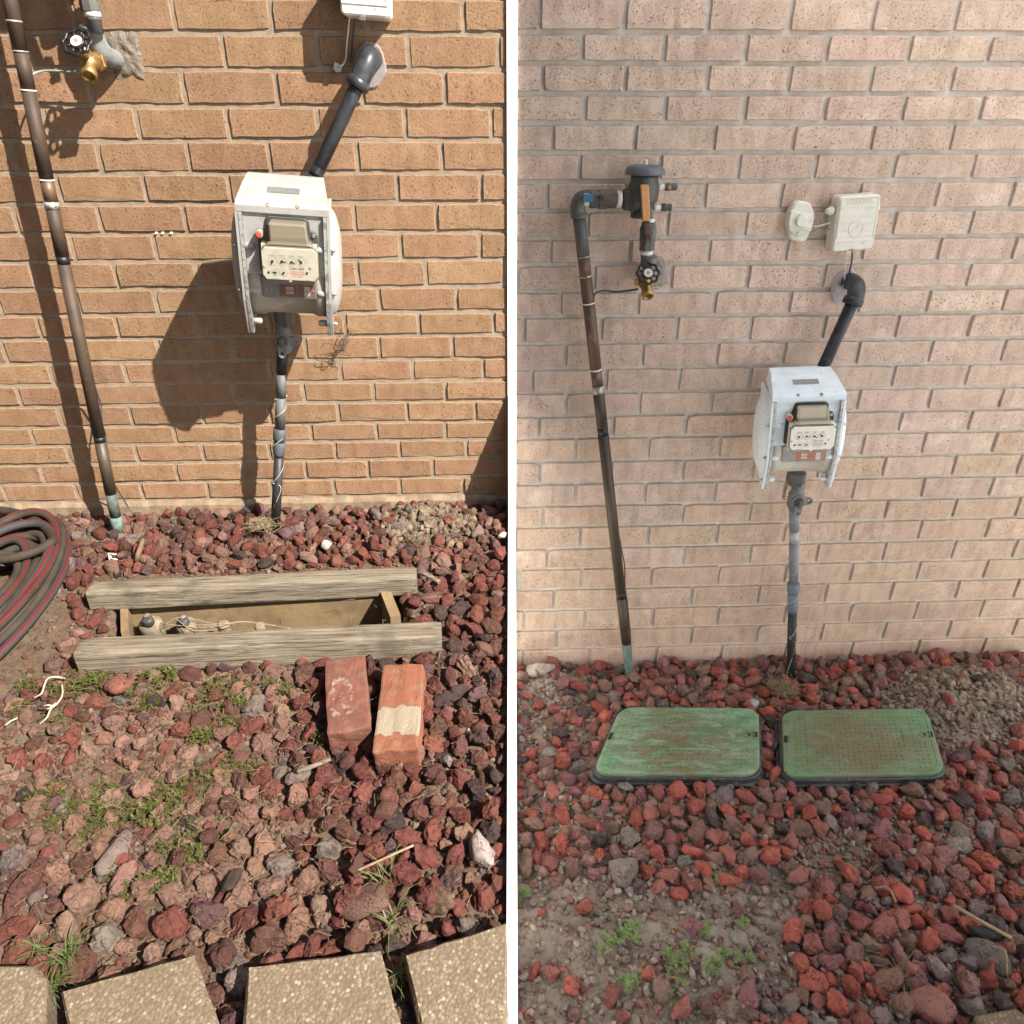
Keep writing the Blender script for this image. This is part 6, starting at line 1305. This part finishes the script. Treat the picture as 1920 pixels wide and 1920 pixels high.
# ------------------------------------------------------------------ weeds, grass and straw
def leaf(mb, base, d, L, wd, droop, up):
    side = d.cross(Vector((0, 0, 1))); side = side.normalized() if side.length > 1e-4 else Vector((1, 0, 0)); pts = []
    for t, k_ in ((0, .18), (.35, .55), (.72, 1.0), (1.0, .12)):
        c = base + d * L * t + Vector((0, 0, up * L * t - droop * L * t * t)); pts += [c - side * wd * k_ + Vector((0, 0, wd * .25 * k_)), c + side * wd * k_ + Vector((0, 0, wd * .25 * k_))]
    mb.add(pts, [(0, 1, 3, 2), (2, 3, 5, 4), (4, 5, 7, 6)], True)
def weed(label, p, R_, n, L, mat, group, name='weed', cat='weed'):
    mb = MB()
    for _ in range(n):
        a = rr_.uniform(0, 6.28); q = R_ * math.sqrt(rr_.random()); b = p + Vector((q * math.cos(a), q * math.sin(a) * .8, rr_.uniform(-.004, .012)))
        m_ = rr_.randint(4, 7); a0 = rr_.uniform(0, 6.28)
        for i in range(m_):
            t = a0 + 6.28 * i / m_ + rr_.uniform(-.4, .4); l = L * rr_.uniform(.6, 1.25); leaf(mb, b, Vector((math.cos(t), math.sin(t), 0)), l, l * rr_.uniform(.16, .26), rr_.uniform(.1, .5), rr_.uniform(.25, 1.0))
    tag(mb.build(name, M[mat], None, p), label, cat, group)
GW = 'small green weeds in the left bed'
for i, (x, y, R_, n, w_) in enumerate(((60, 1292, .030, 16, 'spreading green weed clump under the white cord'), (140, 1288, .045, 34, 'widest green weed mat, below the left end of the front timber'), (178, 1280, .028, 18, 'green weeds left of the smooth light red stone'), (40, 1335, .022, 14, 'green weeds at the left edge beside the frayed cord'), (105, 1358, .024, 14, 'yellowish weeds below the frayed cord'), (270, 1302, .032, 18, 'green weeds right of the smooth light red stone'), (300, 1268, .03, 14, 'weeds along the underside of the front timber'), (275, 1325, .022, 12, 'small weed sprig below the front timber'), (395, 1310, .024, 12, 'weeds midway under the front timber'), (420, 1292, .028, 14, 'weed tuft left of the tall dark rocks'), (437, 1325, .022, 12, 'weeds left of the dull red loose brick'), (425, 1362, .022, 12, 'low weeds well below the timber, toward the middle'), (490, 1290, .026, 14, 'weeds between timber and the dull red loose brick'), (540, 1300, .016, 8, 'small weed just left of the dull red brick'), (380, 1390, .020, 12, 'green weeds above the pair of yellow leaves'), (410, 1448, .034, 22, 'large weed patch left of the slender grey stick'), (470, 1450, .022, 12, 'weed near the left tip of the slender grey stick'), (330, 1485, .030, 18, 'weeds in the middle of the weedy ground'), (190, 1495, .028, 16, 'weeds above the tall flat grey stone'), (85, 1500, .028, 16, 'weeds at the far left of the weedy ground'), (135, 1525, .016, 10, 'bright weed sprig left of the tall flat grey stone'), (210, 1530, .030, 18, 'weeds right above the tall flat grey stone'), (290, 1530, .026, 16, 'weeds right of the tall flat grey stone'), (172, 1572, .024, 14, 'light green weed rosette left of the tall flat grey stone'), (330, 1572, .030, 18, 'weeds along the middle of the lower weedy ground'), (362, 1610, .020, 14, 'bright green leafy weed above the middle slabs'), (300, 1660, .024, 14, 'dark leafy weed above the second slab'), (215, 1640, .016, 8, 'small weed below the tall flat grey stone'), (255, 1680, .018, 10, 'leafy weed just above the second slab'), (100, 1555, .012, 8, 'dark leafed weed beside a round rock at far left'), (602, 1388, .010, 6, 'tiny green weed at the foot of the dull red brick'), (768, 1232, .018, 9, 'weed at the right end of the front timber'))):
    p = GL(x, y, .006); p.z = gl(p.x, p.y) + .012; weed(w_, p, R_ * 1.35, int(n * 2.6), (.0058, .0070, .0105, .0064)[i % 4], 'weed_olive', GW)
GWR = 'small green weeds in the right bed'
for x, y, R_, n, w_ in ((978, 1680, .018, 8, 'pale green weed at the left edge of the muddy ground'), (1182, 1755, .026, 14, 'bright weed above the leftmost weed pair in the mud'), (1140, 1780, .026, 12, 'pale weed left of the bright one in the mud'), (1255, 1790, .016, 7, 'small weed between two larger ones in the mud'), (1320, 1745, .024, 11, 'feathery weed upper right in the mud'), (1268, 1806, .022, 11, 'green weed in the centre of the muddy ground'), (1288, 1785, .014, 6, 'tiny weed beside the central one in the mud'), (1330, 1815, .022, 10, 'green weed right of the centre of the mud'), (1365, 1795, .022, 10, 'rightmost pale weed near the mud edge'), (1400, 1790, .018, 8, 'grey green weed at the right end of the mud'), (1178, 1843, .024, 10, 'low weed at lower left of the mud'), (1255, 1858, .034, 20, 'largest and brightest weed near the bottom of the mud'), (1345, 1650, .018, 7, 'sparse weed below the red band of rocks'), (1390, 1732, .012, 6, 'lone tiny weed above the right end of the mud')):
    p = GR(x, y, .01); p.z = gr(p.x, p.y) + .012; weed(w_, p, R_ * 1.05, int(n * 1.2), .0095 + .006 * ((x * 7) % 5) / 5, 'weed_green', GWR)
def tuft(label, p, n, L, spread, mat='grass', group=None, lean=(0, 0)):
    mb = MB()
    for _ in range(n):
        a = rr_.uniform(0, 6.28); d = Vector((math.cos(a) * spread + lean[0], math.sin(a) * spread + lean[1], 0)); l = L * rr_.uniform(.5, 1.1); b = p + Vector((rr_.uniform(-.012, .012), rr_.uniform(-.012, .012), -.01))
        sd = Vector((-d.y, d.x, 0)).normalized() * l * .018; pts = []
        for t in (0, .35, .7, 1.0): c = b + d * l * t + Vector((0, 0, l * (1.0 * t - .75 * t * t))); pts += [c - sd * (1 - t * .9), c + sd * (1 - t * .9)]
        mb.add(pts, [(0, 1, 3, 2), (2, 3, 5, 4), (4, 5, 7, 6)], True)
    tag(mb.build('grass_tuft', M[mat], None, p), label, 'grass tuft', group)
GT = 'grass tufts in the left bed'
for x, y, n, L, w_ in ((720, 1640, 12, .10, 'splayed green grass tuft on rocks above the rightmost gap between slabs'), (738, 1728, 12, .12, 'long bladed grass tuft at the top of the rightmost gap between slabs'), (745, 1830, 26, .075, 'grass growing in the gap between the middle and the rightmost slab'), (128, 1790, 30, .09, 'grass at the corner between the two leftmost slabs'), (90, 1850, 34, .08, 'dense shaded grass in the gap between the two leftmost slabs'), (70, 1780, 14, .09, 'sparse grass above the lower left slab')):
    p = GL(x, y, .03); tuft(w_, p, n, L, .55, 'grass', GT)
p = GR(1690, 1835, .03); tuft('grass tuft with pale bent blades low in the right bed', p, 10, .11, .7, 'grass', 'grass tufts in the right bed')
p = GR(1700, 1890, .02); tuft('few upright grass blades at the bottom edge of the right bed', p, 6, .10, .25, 'grass', 'grass tufts in the right bed')
mb = MB()
for _ in range(300):
    x, y = (rr_.uniform(20, 640), rr_.uniform(1235, 1790)) if rr_.random() < .7 else (rr_.uniform(560, 945), rr_.uniform(1090, 1740)); p = GL(x, y, rr_.uniform(.012, .04)); a = rr_.uniform(0, 6.28); l = rr_.uniform(.012, .04); d = Vector((math.cos(a), math.sin(a), rr_.uniform(-.2, .3))) * l
    mb.tube([p, p + d * .35 + Vector((rr_.uniform(-.004, .004), rr_.uniform(-.004, .004), rr_.uniform(0, .006))), p + d * .7, p + d], .00045, 4, False)
tag(mb.build('dry_grass', M['straw'], None, GL(400, 1450)), kind='stuff')
mb = MB()
for _ in range(150):
    p = GR(rr_.uniform(980, 1895), rr_.uniform(1270, 1900), rr_.uniform(.015, .05)); a = rr_.uniform(0, 6.28); l = rr_.uniform(.012, .045); d = Vector((math.cos(a), math.sin(a), rr_.uniform(-.2, .3))) * l; mb.tube([p, p + d * .5 + Vector((0, 0, .004)), p + d], .0006, 4, False)
tag(mb.build('dry_grass', M['straw'], None, GR(1400, 1500)), kind='stuff')
def nest(label, p, n, r):
    mb = MB()
    for _ in range(n):
        q = [p + Vector((rr_.gauss(0, r), rr_.gauss(0, r), abs(rr_.gauss(0, r * .5)))) for _ in range(4)]; mb.tube(smooth_path(q, 4), .0006, 4, False)
    tag(mb.build('root_tangle', M['straw'], None, p), label, 'dried plant')
nest('tangle of dry fibres at the foot of the black riser on the sunlit side', GL(497, 985, .03), 60, .022); nest('tangle of dry fibres at the foot of the black riser on the pale side', GR(1468, 1292, .035), 70, .024)
